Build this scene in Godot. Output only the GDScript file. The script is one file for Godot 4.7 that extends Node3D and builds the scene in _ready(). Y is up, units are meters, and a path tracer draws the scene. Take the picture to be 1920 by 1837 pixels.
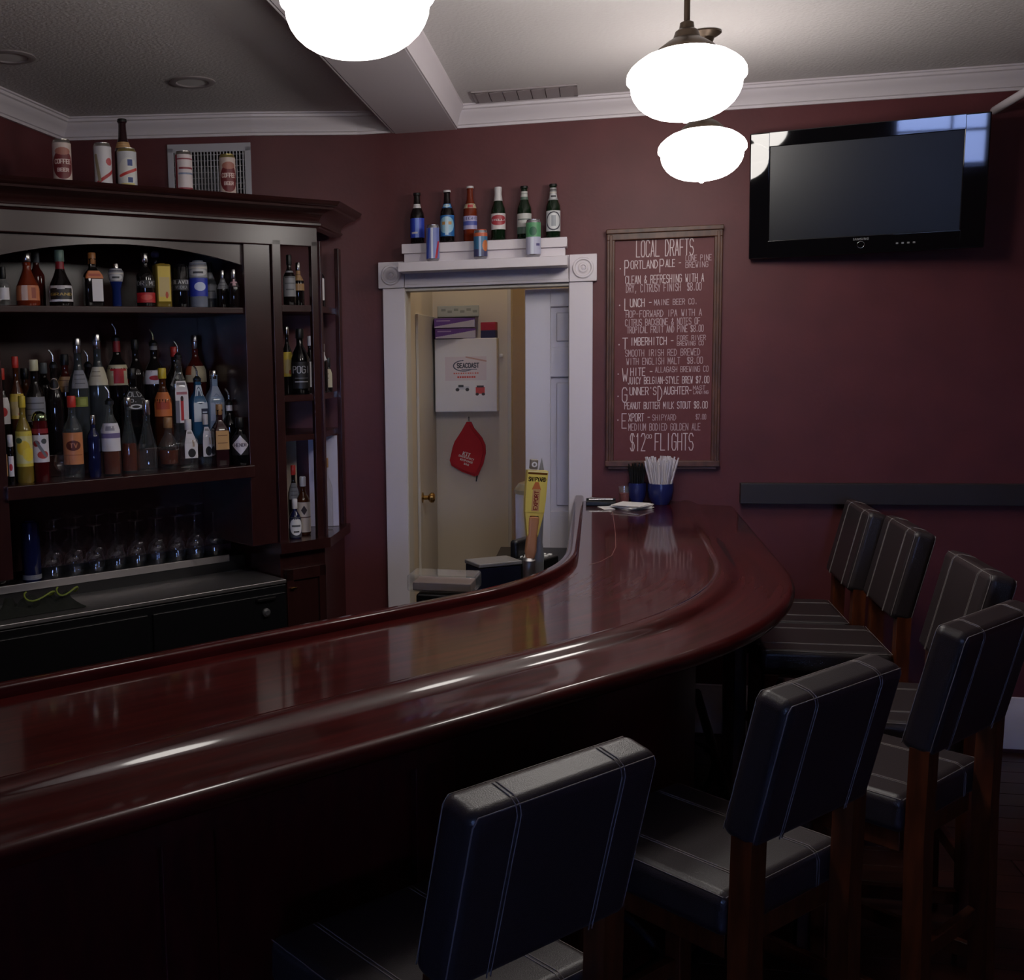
extends Node3D
# A small bar room: curved mahogany bar, corner cabinet of bottles, stools, menu board, television, three globe pendants.
# Two straight lines order the plan: the back wall (yaw YA) and the bar with the corner cabinet (yaw YC).

const YA := -0.2276
const YL := -0.0277
const YC := 0.6288
const P0 := Vector3(0, 0, -5.12)          # a point of the back wall, at floor level
const E0 := Vector3(-0.087, 0, -4.658)    # front right edge of the corner cabinet, at floor level
const CEIL := 2.785

const TAP := Vector3(0.568, 1.056, -3.366)
const REG := Vector3(0.628, 0.841, -3.620)
const TUB := Vector3(0.285, 0.841, -3.145)
const BOX := Vector3(0.475, 0.841, -3.500)

# bottles: name, along the cabinet, base height, depth, radius, height, shape, glass, closure, labels [from, to, degrees round, print, turn], description, group
var BOTTLES := [
	["liquor_bottle", -1.294, 1.918, -0.1, 0.0245, 0.138, "std", "clear", "black", [[0.022, 0.064, 110, "w_plain", 0]], "clear bottle with white label at the left end of the upper shelf", "liquor bottles on the upper cabinet shelf"],
	["liquor_bottle", -1.205, 1.918, -0.1, 0.042, 0.191, "bell", "orange", "silver", [[0.02, 0.073, 140, "copper", 0]], "orange bell-shaped bottle with copper label on the upper shelf", "liquor bottles on the upper cabinet shelf"],
	["liquor_bottle", -1.124, 1.918, -0.22, 0.0297, 0.209, "std", "redbrown", "greycap", [], "red-brown bottle with grey cap behind the orange bell bottle", "liquor bottles on the upper cabinet shelf"],
	["liquor_bottle", -1.081, 1.918, -0.1, 0.0428, 0.204, "bell", "dark", "greencap", [[0.017, 0.075, 150, "grand", 0], [0.135, 0.186, 200, "redband", 0]], "dark squat bottle with red ribbon and white-framed black label", "liquor bottles on the upper cabinet shelf"],
	["liquor_bottle", -0.955, 1.918, -0.1, 0.0337, 0.199, "square", "dark", "amber", [[0.019, 0.101, 60, "w_plain", 12], [0.103, 0.132, 100, "orangelab", 0]], "dark square bottle with white strip and orange label", "liquor bottles on the upper cabinet shelf"],
	["liquor_bottle", -0.861, 1.918, -0.1, 0.0291, 0.163, "goblet", "blue", "silver", [[0.095, 0.151, 150, "silverlab", 0]], "blue bottle with flared silver head on the upper shelf", "liquor bottles on the upper cabinet shelf"],
	["liquor_bottle", -0.74, 1.918, -0.1, 0.0353, 0.206, "std", "dark", "silver", [[0.073, 0.102, 130, "drmc", 0], [0.017, 0.055, 150, "red", 0]], "dark bottle with white script and red bottom label", "liquor bottles on the upper cabinet shelf"],
	["liquor_bottle", -0.634, 1.918, -0.22, 0.0317, 0.229, "std", "dark", "lilac", [], "dark bottle with round lilac stopper behind the yellow one", "liquor bottles on the upper cabinet shelf"],
	["liquor_bottle", -0.67, 1.918, -0.1, 0.0318, 0.168, "squarecan", "yellowglass", "none", [[0.022, 0.156, 75, "yellowlab", 0]], "square yellow bottle on the upper shelf", "liquor bottles on the upper cabinet shelf"],
	["liquor_bottle", -0.589, 1.918, -0.1, 0.0313, 0.167, "cyl", "black", "none", [[0.066, 0.109, 150, "blavod", 0]], "black cylindrical bottle with silver lettering", "liquor bottles on the upper cabinet shelf"],
	["liquor_bottle", -0.51, 1.918, -0.1, 0.0358, 0.184, "cyl", "silverblue", "none", [[0.119, 0.177, 170, "silverlab", 0], [0.044, 0.115, 170, "bluelab", 0]], "silver and blue cylindrical bottle on the upper shelf", "liquor bottles on the upper cabinet shelf"],
	["liquor_bottle", -0.39, 1.918, -0.22, 0.0284, 0.191, "std", "grey", "black", [[0.044, 0.152, 120, "greylab", 0]], "grey bottle behind the silver and blue cylinder", "liquor bottles on the upper cabinet shelf"],
	["liquor_bottle", -0.4, 1.918, -0.1, 0.0257, 0.151, "std", "dark", "silver", [[0.075, 0.126, 120, "greylab", 0]], "dark bottle with small grey label near the shelf end", "liquor bottles on the upper cabinet shelf"],
	["liquor_bottle", -0.378, 1.918, -0.05, 0.0234, 0.15, "std", "dark", "silver", [[0.081, 0.115, 150, "cross", 0]], "dark bottle with pink cross emblem at the right end of the upper shelf", "liquor bottles on the upper cabinet shelf"],
	["liquor_bottle", -1.346, 1.286, -0.05, 0.0123, 0.208, "std", "dark", "white", [[0.032, 0.11, 150, "tan", 0]], "small bottle with tan label at the front left corner", "liquor bottles on the lower cabinet shelf"],
	["liquor_bottle", -1.319, 1.286, -0.05, 0.0104, 0.178, "std", "dark", "white", [[0.03, 0.102, 120, "w_red", 0]], "slim small bottle with white label and red mark at the front", "liquor bottles on the lower cabinet shelf"],
	["liquor_bottle", -1.258, 1.286, -0.08, 0.0299, 0.313, "std", "yellowglass", "yellow", [[0.06, 0.187, 150, "lemon", 0]], "yellow bottle with lemon picture label in the front row", "liquor bottles on the lower cabinet shelf"],
	["liquor_bottle", -1.197, 1.286, -0.08, 0.0302, 0.257, "jar", "cherry", "dome", [[0.071, 0.17, 150, "cherries", 0], [0.176, 0.193, 150, "redband", 0]], "jar-like bottle with shiny domed cap and cherry label", "liquor bottles on the lower cabinet shelf"],
	["liquor_bottle", -1.071, 1.286, -0.08, 0.0374, 0.306, "std", "clear", "red", [[0.054, 0.172, 140, "tito", 0]], "clear bottle with square copper-coloured label and round seal", "liquor bottles on the lower cabinet shelf"],
	["liquor_bottle", -0.991, 1.286, -0.08, 0.024, 0.231, "tall", "bluedark", "silver", [], "slim dark blue bottle without label in the front row", "liquor bottles on the lower cabinet shelf"],
	["liquor_bottle", -0.921, 1.286, -0.08, 0.0362, 0.336, "std", "amberclear", "spout", [[0.093, 0.198, 150, "w_purple", 0]], "bottle of amber liquor with white and lilac label", "liquor bottles on the lower cabinet shelf"],
	["liquor_bottle", -0.826, 1.286, -0.125, 0.0337, 0.29, "bell", "amberclear", "silver", [], "clear broad bottle of amber liquor without label", "liquor bottles on the lower cabinet shelf"],
	["liquor_bottle", -0.77, 1.286, -0.08, 0.0372, 0.278, "bell", "clear", "silverneck", [], "clear empty bottle with long silver neck in the front row", "liquor bottles on the lower cabinet shelf"],
	["liquor_bottle", -0.659, 1.286, -0.12, 0.0442, 0.205, "globe", "amberclear", "cork", [], "round clear decanter with brown liquor", "liquor bottles on the lower cabinet shelf"],
	["liquor_bottle", -0.591, 1.286, -0.08, 0.0317, 0.195, "square", "clear", "white", [[0.043, 0.153, 80, "seal", 0]], "square clear bottle with white label and black seal, left of two", "liquor bottles on the lower cabinet shelf"],
	["liquor_bottle", -0.485, 1.286, -0.13, 0.0263, 0.209, "square", "clear", "white", [[0.039, 0.158, 80, "seal", 0]], "square clear bottle with white label and black seal, right of two", "liquor bottles on the lower cabinet shelf"],
	["liquor_bottle", -0.448, 1.286, -0.08, 0.0314, 0.248, "square", "purplebrown", "cork", [[0.067, 0.143, 85, "tan", 0]], "brown bottle with wide tan label and corked neck", "liquor bottles on the lower cabinet shelf"],
	["liquor_bottle", -0.366, 1.286, -0.14, 0.0349, 0.308, "std", "black", "spout", [[0.217, 0.265, 200, "w_plain", 0]], "black bottle with white neck and bent spout", "liquor bottles on the lower cabinet shelf"],
	["liquor_bottle", -0.373, 1.286, -0.05, 0.0389, 0.193, "squat", "black", "black", [[0.042, 0.124, 110, "diamond", 0]], "black squat bottle with white diamond label at the right end", "liquor bottles on the lower cabinet shelf"],
	["liquor_bottle", -1.28, 1.371, -0.21, 0.023, 0.328, "std", "dark", "red", [[0.124, 0.221, 150, "w_red", 0]], "dark bottle with white label cut by the left edge", "liquor bottles on the lower cabinet shelf"],
	["liquor_bottle", -1.228, 1.371, -0.21, 0.028, 0.37, "std", "brownglass", "red", [[0.141, 0.233, 140, "yellowlab", 0]], "brown bottle with orange cap and yellow label", "liquor bottles on the lower cabinet shelf"],
	["liquor_bottle", -1.158, 1.371, -0.21, 0.0376, 0.357, "std", "dark", "cream", [[0.127, 0.219, 150, "greylab", 0]], "dark bottle with tall cream cap", "liquor bottles on the lower cabinet shelf"],
	["liquor_bottle", -1.082, 1.371, -0.21, 0.0341, 0.392, "squat", "dark", "spout", [[0.242, 0.288, 170, "ring", 0]], "dark cognac-like bottle with pale ring label", "liquor bottles on the lower cabinet shelf"],
	["liquor_bottle", -0.984, 1.371, -0.21, 0.0398, 0.435, "std", "smoke", "silverneck", [[0.245, 0.313, 100, "greylab", 14], [0.175, 0.212, 110, "greenlab", 0]], "smoky bottle with grey label and yellow-green tag", "liquor bottles on the lower cabinet shelf"],
	["liquor_bottle", -0.903, 1.371, -0.21, 0.0403, 0.45, "std", "smoke", "silverneck", [[0.254, 0.324, 130, "creamlab", 0]], "smoky bottle with cream label between two tall ones", "liquor bottles on the lower cabinet shelf"],
	["liquor_bottle", -0.762, 1.371, -0.21, 0.0441, 0.316, "square", "black", "black", [[0.153, 0.228, 100, "jack", 0]], "black square bottle with white curled lettering", "liquor bottles on the lower cabinet shelf"],
	["liquor_bottle", -0.63, 1.371, -0.21, 0.0383, 0.313, "std", "brownglass", "yellow", [[0.121, 0.217, 120, "orangelab", 0]], "brown bottle with yellow neck and orange label", "liquor bottles on the lower cabinet shelf"],
	["liquor_bottle", -0.556, 1.371, -0.21, 0.0327, 0.418, "square", "clear", "spout", [[0.091, 0.26, 80, "beef", 0]], "clear square bottle with white label and red guard figure", "liquor bottles on the lower cabinet shelf"],
	["liquor_bottle", -0.472, 1.371, -0.21, 0.0357, 0.322, "square", "bluegin", "spout", [[0.091, 0.24, 80, "gin", 0]], "square blue gin bottle with white oval portrait label", "liquor bottles on the lower cabinet shelf"],
	["liquor_bottle", -0.394, 1.371, -0.21, 0.037, 0.298, "square", "palegin", "silver", [[0.091, 0.233, 80, "gin2", 0]], "square pale blue bottle beside the blue gin bottle", "liquor bottles on the lower cabinet shelf"],
	["liquor_bottle", -0.767, 1.456, -0.33, 0.0447, 0.408, "std", "dark", "spout", [[0.164, 0.245, 150, "cream_red", 0], [0.296, 0.345, 200, "redband", 0]], "tallest dark bottle with cream and red label and silver spout", "liquor bottles on the lower cabinet shelf"],
	["liquor_bottle", -0.686, 1.456, -0.33, 0.0353, 0.346, "std", "dark", "black", [], "plain dark bottle half hidden in the back row", "liquor bottles on the lower cabinet shelf"],
	["liquor_bottle", -0.603, 1.456, -0.33, 0.0424, 0.386, "std", "dark", "goldspout", [[0.163, 0.219, 130, "w_red", 0], [0.302, 0.337, 200, "greylab", 0]], "dark tall bottle with gold spout and white label", "liquor bottles on the lower cabinet shelf"],
	["liquor_bottle", -0.412, 1.456, -0.33, 0.0448, 0.361, "std", "redbrown", "silverneck", [[0.165, 0.232, 150, "cream_or", 0]], "red-brown tall bottle with cream and orange label", "liquor bottles on the lower cabinet shelf"],
	["liquor_bottle", -1.151, 1.456, -0.33, 0.0346, 0.241, "std", "brownglass", "black", [], "brown bottle behind the cream-capped one in the back row", "liquor bottles on the lower cabinet shelf"],
	["liquor_bottle", -1.076, 1.456, -0.33, 0.035, 0.26, "tall", "dark", "greycap", [], "dark slim bottle behind, right of the cream cap", "liquor bottles on the lower cabinet shelf"],
	["liquor_bottle", -0.988, 1.456, -0.33, 0.0375, 0.291, "std", "redbrown", "black", [[0.144, 0.204, 120, "tan", 0]], "red-brown bottle behind the smoky bottle with the green tag", "liquor bottles on the lower cabinet shelf"],
	["liquor_bottle", -0.892, 1.456, -0.33, 0.0358, 0.306, "std", "dark", "spout", [], "dark bottle with spout in the gap between the two smoky bottles", "liquor bottles on the lower cabinet shelf"],
	["liquor_bottle", -0.509, 1.456, -0.33, 0.0377, 0.314, "std", "dark", "red", [], "dark bottle with red cap behind the red guard label", "liquor bottles on the lower cabinet shelf"],
	["liquor_bottle", -0.085, 1.928, -0.09, 0.0266, 0.211, "std", "dark", "black", [[0.039, 0.145, 130, "greylab", 0]], "dark bottle with grey label in the top of the narrow bay", "bottles in the narrow cabinet bay"],
	["liquor_bottle", 0.02, 1.928, -0.18, 0.0251, 0.19, "std", "dark", "silver", [[0.071, 0.161, 130, "tan", 0]], "bottle with tan label behind, in the top of the narrow bay", "bottles in the narrow cabinet bay"],
	["liquor_bottle", -0.06, 1.56, -0.16, 0.0227, 0.286, "std", "dark", "silver", [[0.074, 0.178, 110, "yellowlab", 0]], "slim bottle with yellow strip label in the middle of the narrow bay", "bottles in the narrow cabinet bay"],
	["liquor_bottle", -0.041, 1.56, -0.09, 0.0405, 0.275, "squat", "black", "black", [[0.024, 0.136, 120, "pog", 0]], "black bottle lettered POG in the middle of the narrow bay", "bottles in the narrow cabinet bay"],
	["liquor_bottle", 0.085, 1.56, -0.2, 0.0233, 0.246, "std", "dark", "white", [[0.025, 0.135, 110, "w_plain", 0]], "bottle with white strip label behind the black lettered one", "bottles in the narrow cabinet bay"],
	["liquor_bottle", -0.02, 0.952, -0.2, 0.0256, 0.295, "std", "dark", "red", [[0.147, 0.218, 110, "greylab", 0]], "dark tall bottle at the back of the narrow bay floor", "bottles in the narrow cabinet bay"],
	["liquor_bottle", -0.025, 0.952, -0.12, 0.0311, 0.252, "std", "brownglass", "white", [[0.013, 0.143, 130, "creamseal", 0]], "brown bottle with cream label and dark emblem in the narrow bay", "bottles in the narrow cabinet bay"],
	["liquor_bottle", -0.109, 0.952, -0.06, 0.0271, 0.168, "squat", "bluedark", "white", [[0.006, 0.093, 130, "ovalw", 0]], "small dark bottle with white oval label and white cap in front", "bottles in the narrow cabinet bay"],
]

var M := {}
var names := {}
var art_cells := {}

# ------------------------------------------------------------------ mesh building
class MB:
	var v := PackedVector3Array()
	var n := PackedVector3Array()
	var t := PackedVector2Array()
	var ix := PackedInt32Array()
	func vert(p: Vector3, nn: Vector3, u: Vector2 = Vector2.ZERO) -> int:
		v.append(p); n.append(nn); t.append(u)
		return v.size() - 1
	func tri(a: int, b: int, c: int) -> void:
		var fn := (v[c] - v[a]).cross(v[b] - v[a])
		if fn.dot(n[a] + n[b] + n[c]) < 0.0:
			ix.append(a); ix.append(c); ix.append(b)
		else:
			ix.append(a); ix.append(b); ix.append(c)
	func quad(a: int, b: int, c: int, d: int) -> void:
		tri(a, b, c); tri(a, c, d)
	func flat4(a: Vector3, b: Vector3, c: Vector3, d: Vector3, nn: Vector3) -> void:
		var i := vert(a, nn, Vector2(0, 1)); vert(b, nn, Vector2(1, 1)); vert(c, nn, Vector2(1, 0)); vert(d, nn, Vector2(0, 0))
		quad(i, i + 1, i + 2, i + 3)
	func mesh() -> ArrayMesh:
		var a := []
		a.resize(Mesh.ARRAY_MAX)
		a[Mesh.ARRAY_VERTEX] = v; a[Mesh.ARRAY_NORMAL] = n; a[Mesh.ARRAY_TEX_UV] = t; a[Mesh.ARRAY_INDEX] = ix
		var m := ArrayMesh.new()
		m.add_surface_from_arrays(Mesh.PRIMITIVE_TRIANGLES, a)
		return m

# box with rounded edges of radius r, k steps round each quarter of an edge
func rbox(b: MB, c: Vector3, s: Vector3, r: float = 0.004, k: int = 1, bs: Basis = Basis.IDENTITY) -> void:
	var h := s / 2.0
	r = minf(r, minf(h.x, minf(h.y, h.z)) * 0.999)
	var inn := h - Vector3(r, r, r)
	var ang := []
	for i in k + 1:
		ang.append([-1, tan(-PI / 4.0 + PI / 4.0 * i / k)])
	for i in k + 1:
		ang.append([1, tan(PI / 4.0 * i / k)])
	var axes := [Vector3.RIGHT, Vector3.UP, Vector3.BACK]
	for ax in 3:
		for sg in [-1.0, 1.0]:
			var N: Vector3 = axes[ax] * sg
			var U: Vector3 = axes[(ax + 1) % 3]
			var V: Vector3 = axes[(ax + 2) % 3]
			var m := ang.size()
			var first := b.v.size()
			for i in m:
				for j in m:
					var d: Vector3 = (N + U * ang[i][1] + V * ang[j][1]).normalized()
					var p: Vector3 = N * inn.dot(axes[ax]) + U * (ang[i][0] * inn.dot(U)) + V * (ang[j][0] * inn.dot(V)) + d * r
					b.vert(c + bs * p, bs * d, Vector2(p.dot(U) / maxf(s.dot(U), 0.001) + 0.5, 0.5 - p.dot(V) / maxf(s.dot(V), 0.001)))
			for i in m - 1:
				for j in m - 1:
					b.quad(first + i * m + j, first + (i + 1) * m + j, first + (i + 1) * m + j + 1, first + i * m + j + 1)

# surface of revolution; sq > 0 squares the section (1 = nearly square)
func lathe(b: MB, prof: Array, seg: int = 20, sq: float = 0.0, at: Vector3 = Vector3.ZERO, bs: Basis = Basis.IDENTITY, a0: float = 0.0, a1: float = TAU, crease: float = 0.6) -> void:
	var rows := smooth_profile(prof, crease)
	var full := absf(a1 - a0 - TAU) < 0.001
	for e in rows:
		var first := b.v.size()
		for half in 2:
			var p: Vector2 = e[half]
			var nn: Vector2 = e[2 + half]
			for i in seg + 1:
				var a := a0 + (a1 - a0) * i / seg
				var q := 1.0
				var an := a
				if sq > 0.0:
					var ex := lerpf(2.0, 9.0, sq)
					q = pow(pow(absf(cos(a)), ex) + pow(absf(sin(a)), ex), -1.0 / ex)
					an = atan2(signf(sin(a)) * pow(absf(sin(a)) * q, ex - 1.0), signf(cos(a)) * pow(absf(cos(a)) * q, ex - 1.0))
				b.vert(at + bs * Vector3(sin(a) * p.x * q, p.y, cos(a) * p.x * q), bs * Vector3(sin(an) * nn.x, nn.y, cos(an) * nn.x).normalized(), Vector2(float(i) / seg, 1.0 - p.y))
		for i in seg:
			b.quad(first + i, first + i + 1, first + seg + 2 + i, first + seg + 1 + i)
	if not full:
		pass

# profile -> [p, q, normal at p, normal at q], joined smoothly where the turn is under `crease` radians
func smooth_profile(prof: Array, crease: float) -> Array:
	var segs := []
	for i in prof.size() - 1:
		var d: Vector2 = prof[i + 1] - prof[i]
		if d.length() < 1e-6:
			continue
		segs.append([prof[i], prof[i + 1], Vector2(d.y, -d.x).normalized()])
	var out := []
	for i in segs.size():
		var na: Vector2 = segs[i][2]
		var nb: Vector2 = segs[i][2]
		if i > 0 and absf(segs[i][2].angle_to(segs[i - 1][2])) < crease:
			na = (segs[i][2] + segs[i - 1][2]).normalized()
		if i < segs.size() - 1 and absf(segs[i][2].angle_to(segs[i + 1][2])) < crease:
			nb = (segs[i][2] + segs[i + 1][2]).normalized()
		out.append([segs[i][0], segs[i][1], na, nb])
	return out

# profile (x = out to the side, y = up) carried along a plan path; side = right-hand normal of the heading times `sgn`
func sweep(b: MB, path: Array, prof: Array, sgn: float = 1.0, smooth: bool = false, crease: float = 0.6, caps: bool = true) -> void:
	var m := path.size()
	var dirs := []
	for i in m - 1:
		dirs.append((path[i + 1] - path[i]).normalized())
	var side := []
	var vn := []
	for i in m:
		var d0: Vector3 = dirs[maxi(i - 1, 0)]
		var d1: Vector3 = dirs[mini(i, m - 2)]
		var s0: Vector3 = d0.cross(Vector3.UP) * sgn
		var s1: Vector3 = d1.cross(Vector3.UP) * sgn
		var s: Vector3 = (s0 + s1).normalized()
		vn.append(s)
		side.append(s / maxf(s.dot(s0), 0.2))
	var rows := smooth_profile(prof, crease)
	var run := 0.0
	for i in m - 1:
		var L: float = (path[i + 1] - path[i]).length()
		var f0: Vector3 = vn[i] if smooth else (dirs[i] as Vector3).cross(Vector3.UP) * sgn
		var f1: Vector3 = vn[i + 1] if smooth else f0
		var acc := 0.0
		for e in rows:
			var l2: float = (e[1] - e[0]).length()
			var q := [
				b.vert(path[i] + side[i] * e[0].x + Vector3.UP * e[0].y, (f0 * e[2].x + Vector3.UP * e[2].y).normalized(), Vector2(run, acc)),
				b.vert(path[i + 1] + side[i + 1] * e[0].x + Vector3.UP * e[0].y, (f1 * e[2].x + Vector3.UP * e[2].y).normalized(), Vector2(run + L, acc)),
				b.vert(path[i + 1] + side[i + 1] * e[1].x + Vector3.UP * e[1].y, (f1 * e[3].x + Vector3.UP * e[3].y).normalized(), Vector2(run + L, acc + l2)),
				b.vert(path[i] + side[i] * e[1].x + Vector3.UP * e[1].y, (f0 * e[3].x + Vector3.UP * e[3].y).normalized(), Vector2(run, acc + l2))]
			b.quad(q[0], q[1], q[2], q[3])
			acc += l2
		run += L
	if caps:
		var poly := PackedVector2Array()
		for p in prof:
			poly.append(p)
		var tr := Geometry2D.triangulate_polygon(poly)
		for en in [[0, -1.0, 0], [m - 1, 1.0, m - 2]]:
			var nn: Vector3 = dirs[en[2]] * en[1]
			var first := b.v.size()
			for p in poly:
				b.vert(path[en[0]] + side[en[0]] * p.x + Vector3.UP * p.y, nn, p)
			for i in tr.size() / 3:
				b.tri(first + tr[i * 3], first + tr[i * 3 + 1], first + tr[i * 3 + 2])

func tube(b: MB, pts: Array, r: float, seg: int = 8, r_end: float = -1.0) -> void:
	var m := pts.size()
	var prev := -1
	var ref := Vector3.UP
	for i in m:
		var d: Vector3 = ((pts[mini(i + 1, m - 1)] - pts[i]).normalized() + (pts[i] - pts[maxi(i - 1, 0)]).normalized()).normalized()
		if i == 0:
			ref = Vector3.UP if absf(d.y) < 0.9 else Vector3.RIGHT
		var x := (ref - d * ref.dot(d)).normalized()
		ref = x
		var y := d.cross(x)
		var rr := r if r_end < 0.0 else lerpf(r, r_end, float(i) / (m - 1))
		var first := b.v.size()
		for k in seg + 1:
			var a := TAU * k / seg
			var nn := x * cos(a) + y * sin(a)
			b.vert(pts[i] + nn * rr, nn, Vector2(float(k) / seg, i))
		if prev >= 0:
			for k in seg:
				b.quad(prev + k, prev + k + 1, first + k + 1, first + k)
		if i == 0 or i == m - 1:
			var e: Vector3 = -d if i == 0 else d
			var c := b.vert(pts[i], e)
			var f2 := b.v.size()
			for k in seg + 1:
				var a := TAU * k / seg
				b.vert(pts[i] + (x * cos(a) + y * sin(a)) * rr, e)
			for k in seg:
				b.tri(c, f2 + k, f2 + k + 1)
		prev = first

# flat outline (in x, y) with thickness from z0 to z1
func slab(b: MB, poly: PackedVector2Array, z0: float, z1: float, bs: Basis = Basis.IDENTITY, at: Vector3 = Vector3.ZERO) -> void:
	var tr := Geometry2D.triangulate_polygon(poly)
	var lo := poly[0]
	var hi := poly[0]
	for p in poly:
		lo = lo.min(p); hi = hi.max(p)
	for s in [[z0, -1.0], [z1, 1.0]]:
		var first := b.v.size()
		for p in poly:
			b.vert(at + bs * Vector3(p.x, p.y, s[0]), bs * Vector3(0, 0, s[1]), Vector2((p.x - lo.x) / (hi.x - lo.x), 1.0 - (p.y - lo.y) / (hi.y - lo.y)))
		for i in tr.size() / 3:
			b.tri(first + tr[i * 3], first + tr[i * 3 + 1], first + tr[i * 3 + 2])
	var cw := 1.0 if Geometry2D.is_polygon_clockwise(poly) else -1.0
	for i in poly.size():
		var p := poly[i]
		var q := poly[(i + 1) % poly.size()]
		var d := (q - p).normalized()
		var nn := bs * Vector3(-d.y * cw, d.x * cw, 0)
		b.flat4(at + bs * Vector3(p.x, p.y, z0), at + bs * Vector3(q.x, q.y, z0), at + bs * Vector3(q.x, q.y, z1), at + bs * Vector3(p.x, p.y, z1), nn)

# prism over a plan outline (x, z) between two heights
func prism(b: MB, poly: Array, y0: float, y1: float) -> void:
	var pp := PackedVector2Array()
	for p in poly:
		pp.append(Vector2(p.x, -p.y))
	slab(b, pp, y0, y1, Basis(Vector3.RIGHT, Vector3(0, 0, -1), Vector3.UP))

# ------------------------------------------------------------------ scene tree
func numbered(called: String) -> String:
	if not names.has(called):
		names[called] = 0
		return called
	names[called] += 1
	return "%s_%03d" % [called, names[called]]

func thing(called: String, label: String, category: String, at: Vector3 = Vector3.ZERO, turn: float = 0.0, group: String = "") -> Node3D:
	var o := Node3D.new()
	o.name = numbered(called)
	add_child(o)
	o.position = at
	o.rotation.y = turn
	o.set_meta("label", label)
	o.set_meta("category", category)
	if group != "":
		o.set_meta("group", group)
	return o

func part(called: String, b, m: Material, parent: Node3D, label: String = "") -> MeshInstance3D:
	var o := MeshInstance3D.new()
	o.name = called
	o.mesh = b.mesh() if b is MB else b
	o.material_override = m
	parent.add_child(o, true)
	if label != "":
		o.set_meta("label", label)
	return o

func struct(called: String, b: MB, m: Material, label: String, at: Vector3 = Vector3.ZERO, turn: float = 0.0) -> MeshInstance3D:
	var o := part(numbered(called), b, m, self, label)
	o.position = at
	o.rotation.y = turn
	o.set_meta("kind", "structure")
	return o

func single(called: String, b: MB, m: Material, label: String, category: String, at: Vector3 = Vector3.ZERO, turn: float = 0.0, group: String = "") -> MeshInstance3D:
	var o := part(numbered(called), b, m, self, label)
	o.position = at
	o.rotation.y = turn
	o.set_meta("category", category)
	if group != "":
		o.set_meta("group", group)
	return o

func wall_pt(s: float, y: float, d: float) -> Vector3:     # on the back wall: along, height, out from the wall
	return P0 + Vector3(cos(YA), 0, -sin(YA)) * s + Vector3(sin(YA), 0, cos(YA)) * d + Vector3.UP * y

func cab_pt(a: float, y: float, z: float) -> Vector3:      # in the frame of the corner cabinet
	return E0 + Vector3(cos(YC), 0, -sin(YC)) * a + Vector3(sin(YC), 0, cos(YC)) * z + Vector3.UP * y

func bar_pt(al: float, y: float, off: float) -> Vector3:   # in the frame of the long bar leg (through the world origin)
	return Vector3(cos(YC), 0, -sin(YC)) * al + Vector3(sin(YC), 0, cos(YC)) * off + Vector3.UP * y

# ------------------------------------------------------------------ materials
func mat(col: Color, rough: float = 0.5, metal: float = 0.0) -> StandardMaterial3D:
	var m := StandardMaterial3D.new()
	m.albedo_color = col
	m.roughness = rough
	m.metallic = metal
	return m

func rgb(r: int, g: int, b: int) -> Color:
	return Color8(r, g, b)

func noise_image(size: int, freq: float, seed_: int, oct: int = 4) -> Image:
	var fn := FastNoiseLite.new()
	fn.seed = seed_
	fn.frequency = freq
	fn.fractal_octaves = oct
	return fn.get_seamless_image(size, size)

func ramp_texture(im: Image, c0: Color, c1: Color) -> ImageTexture:
	var w := im.get_width()
	im.convert(Image.FORMAT_L8)
	var src := im.get_data()
	var out := PackedByteArray()
	out.resize(w * w * 3)
	for i in w * w:
		var f := src[i] / 255.0
		var c := c0.lerp(c1, f)
		out[i * 3] = c.r8; out[i * 3 + 1] = c.g8; out[i * 3 + 2] = c.b8
	var r := Image.create_from_data(w, w, false, Image.FORMAT_RGB8, out)
	r.generate_mipmaps()
	return ImageTexture.create_from_image(r)

func glass(col: Color, a: float) -> StandardMaterial3D:
	var m := mat(Color(col, a), 0.04)
	m.transparency = BaseMaterial3D.TRANSPARENCY_ALPHA
	return m

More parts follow.
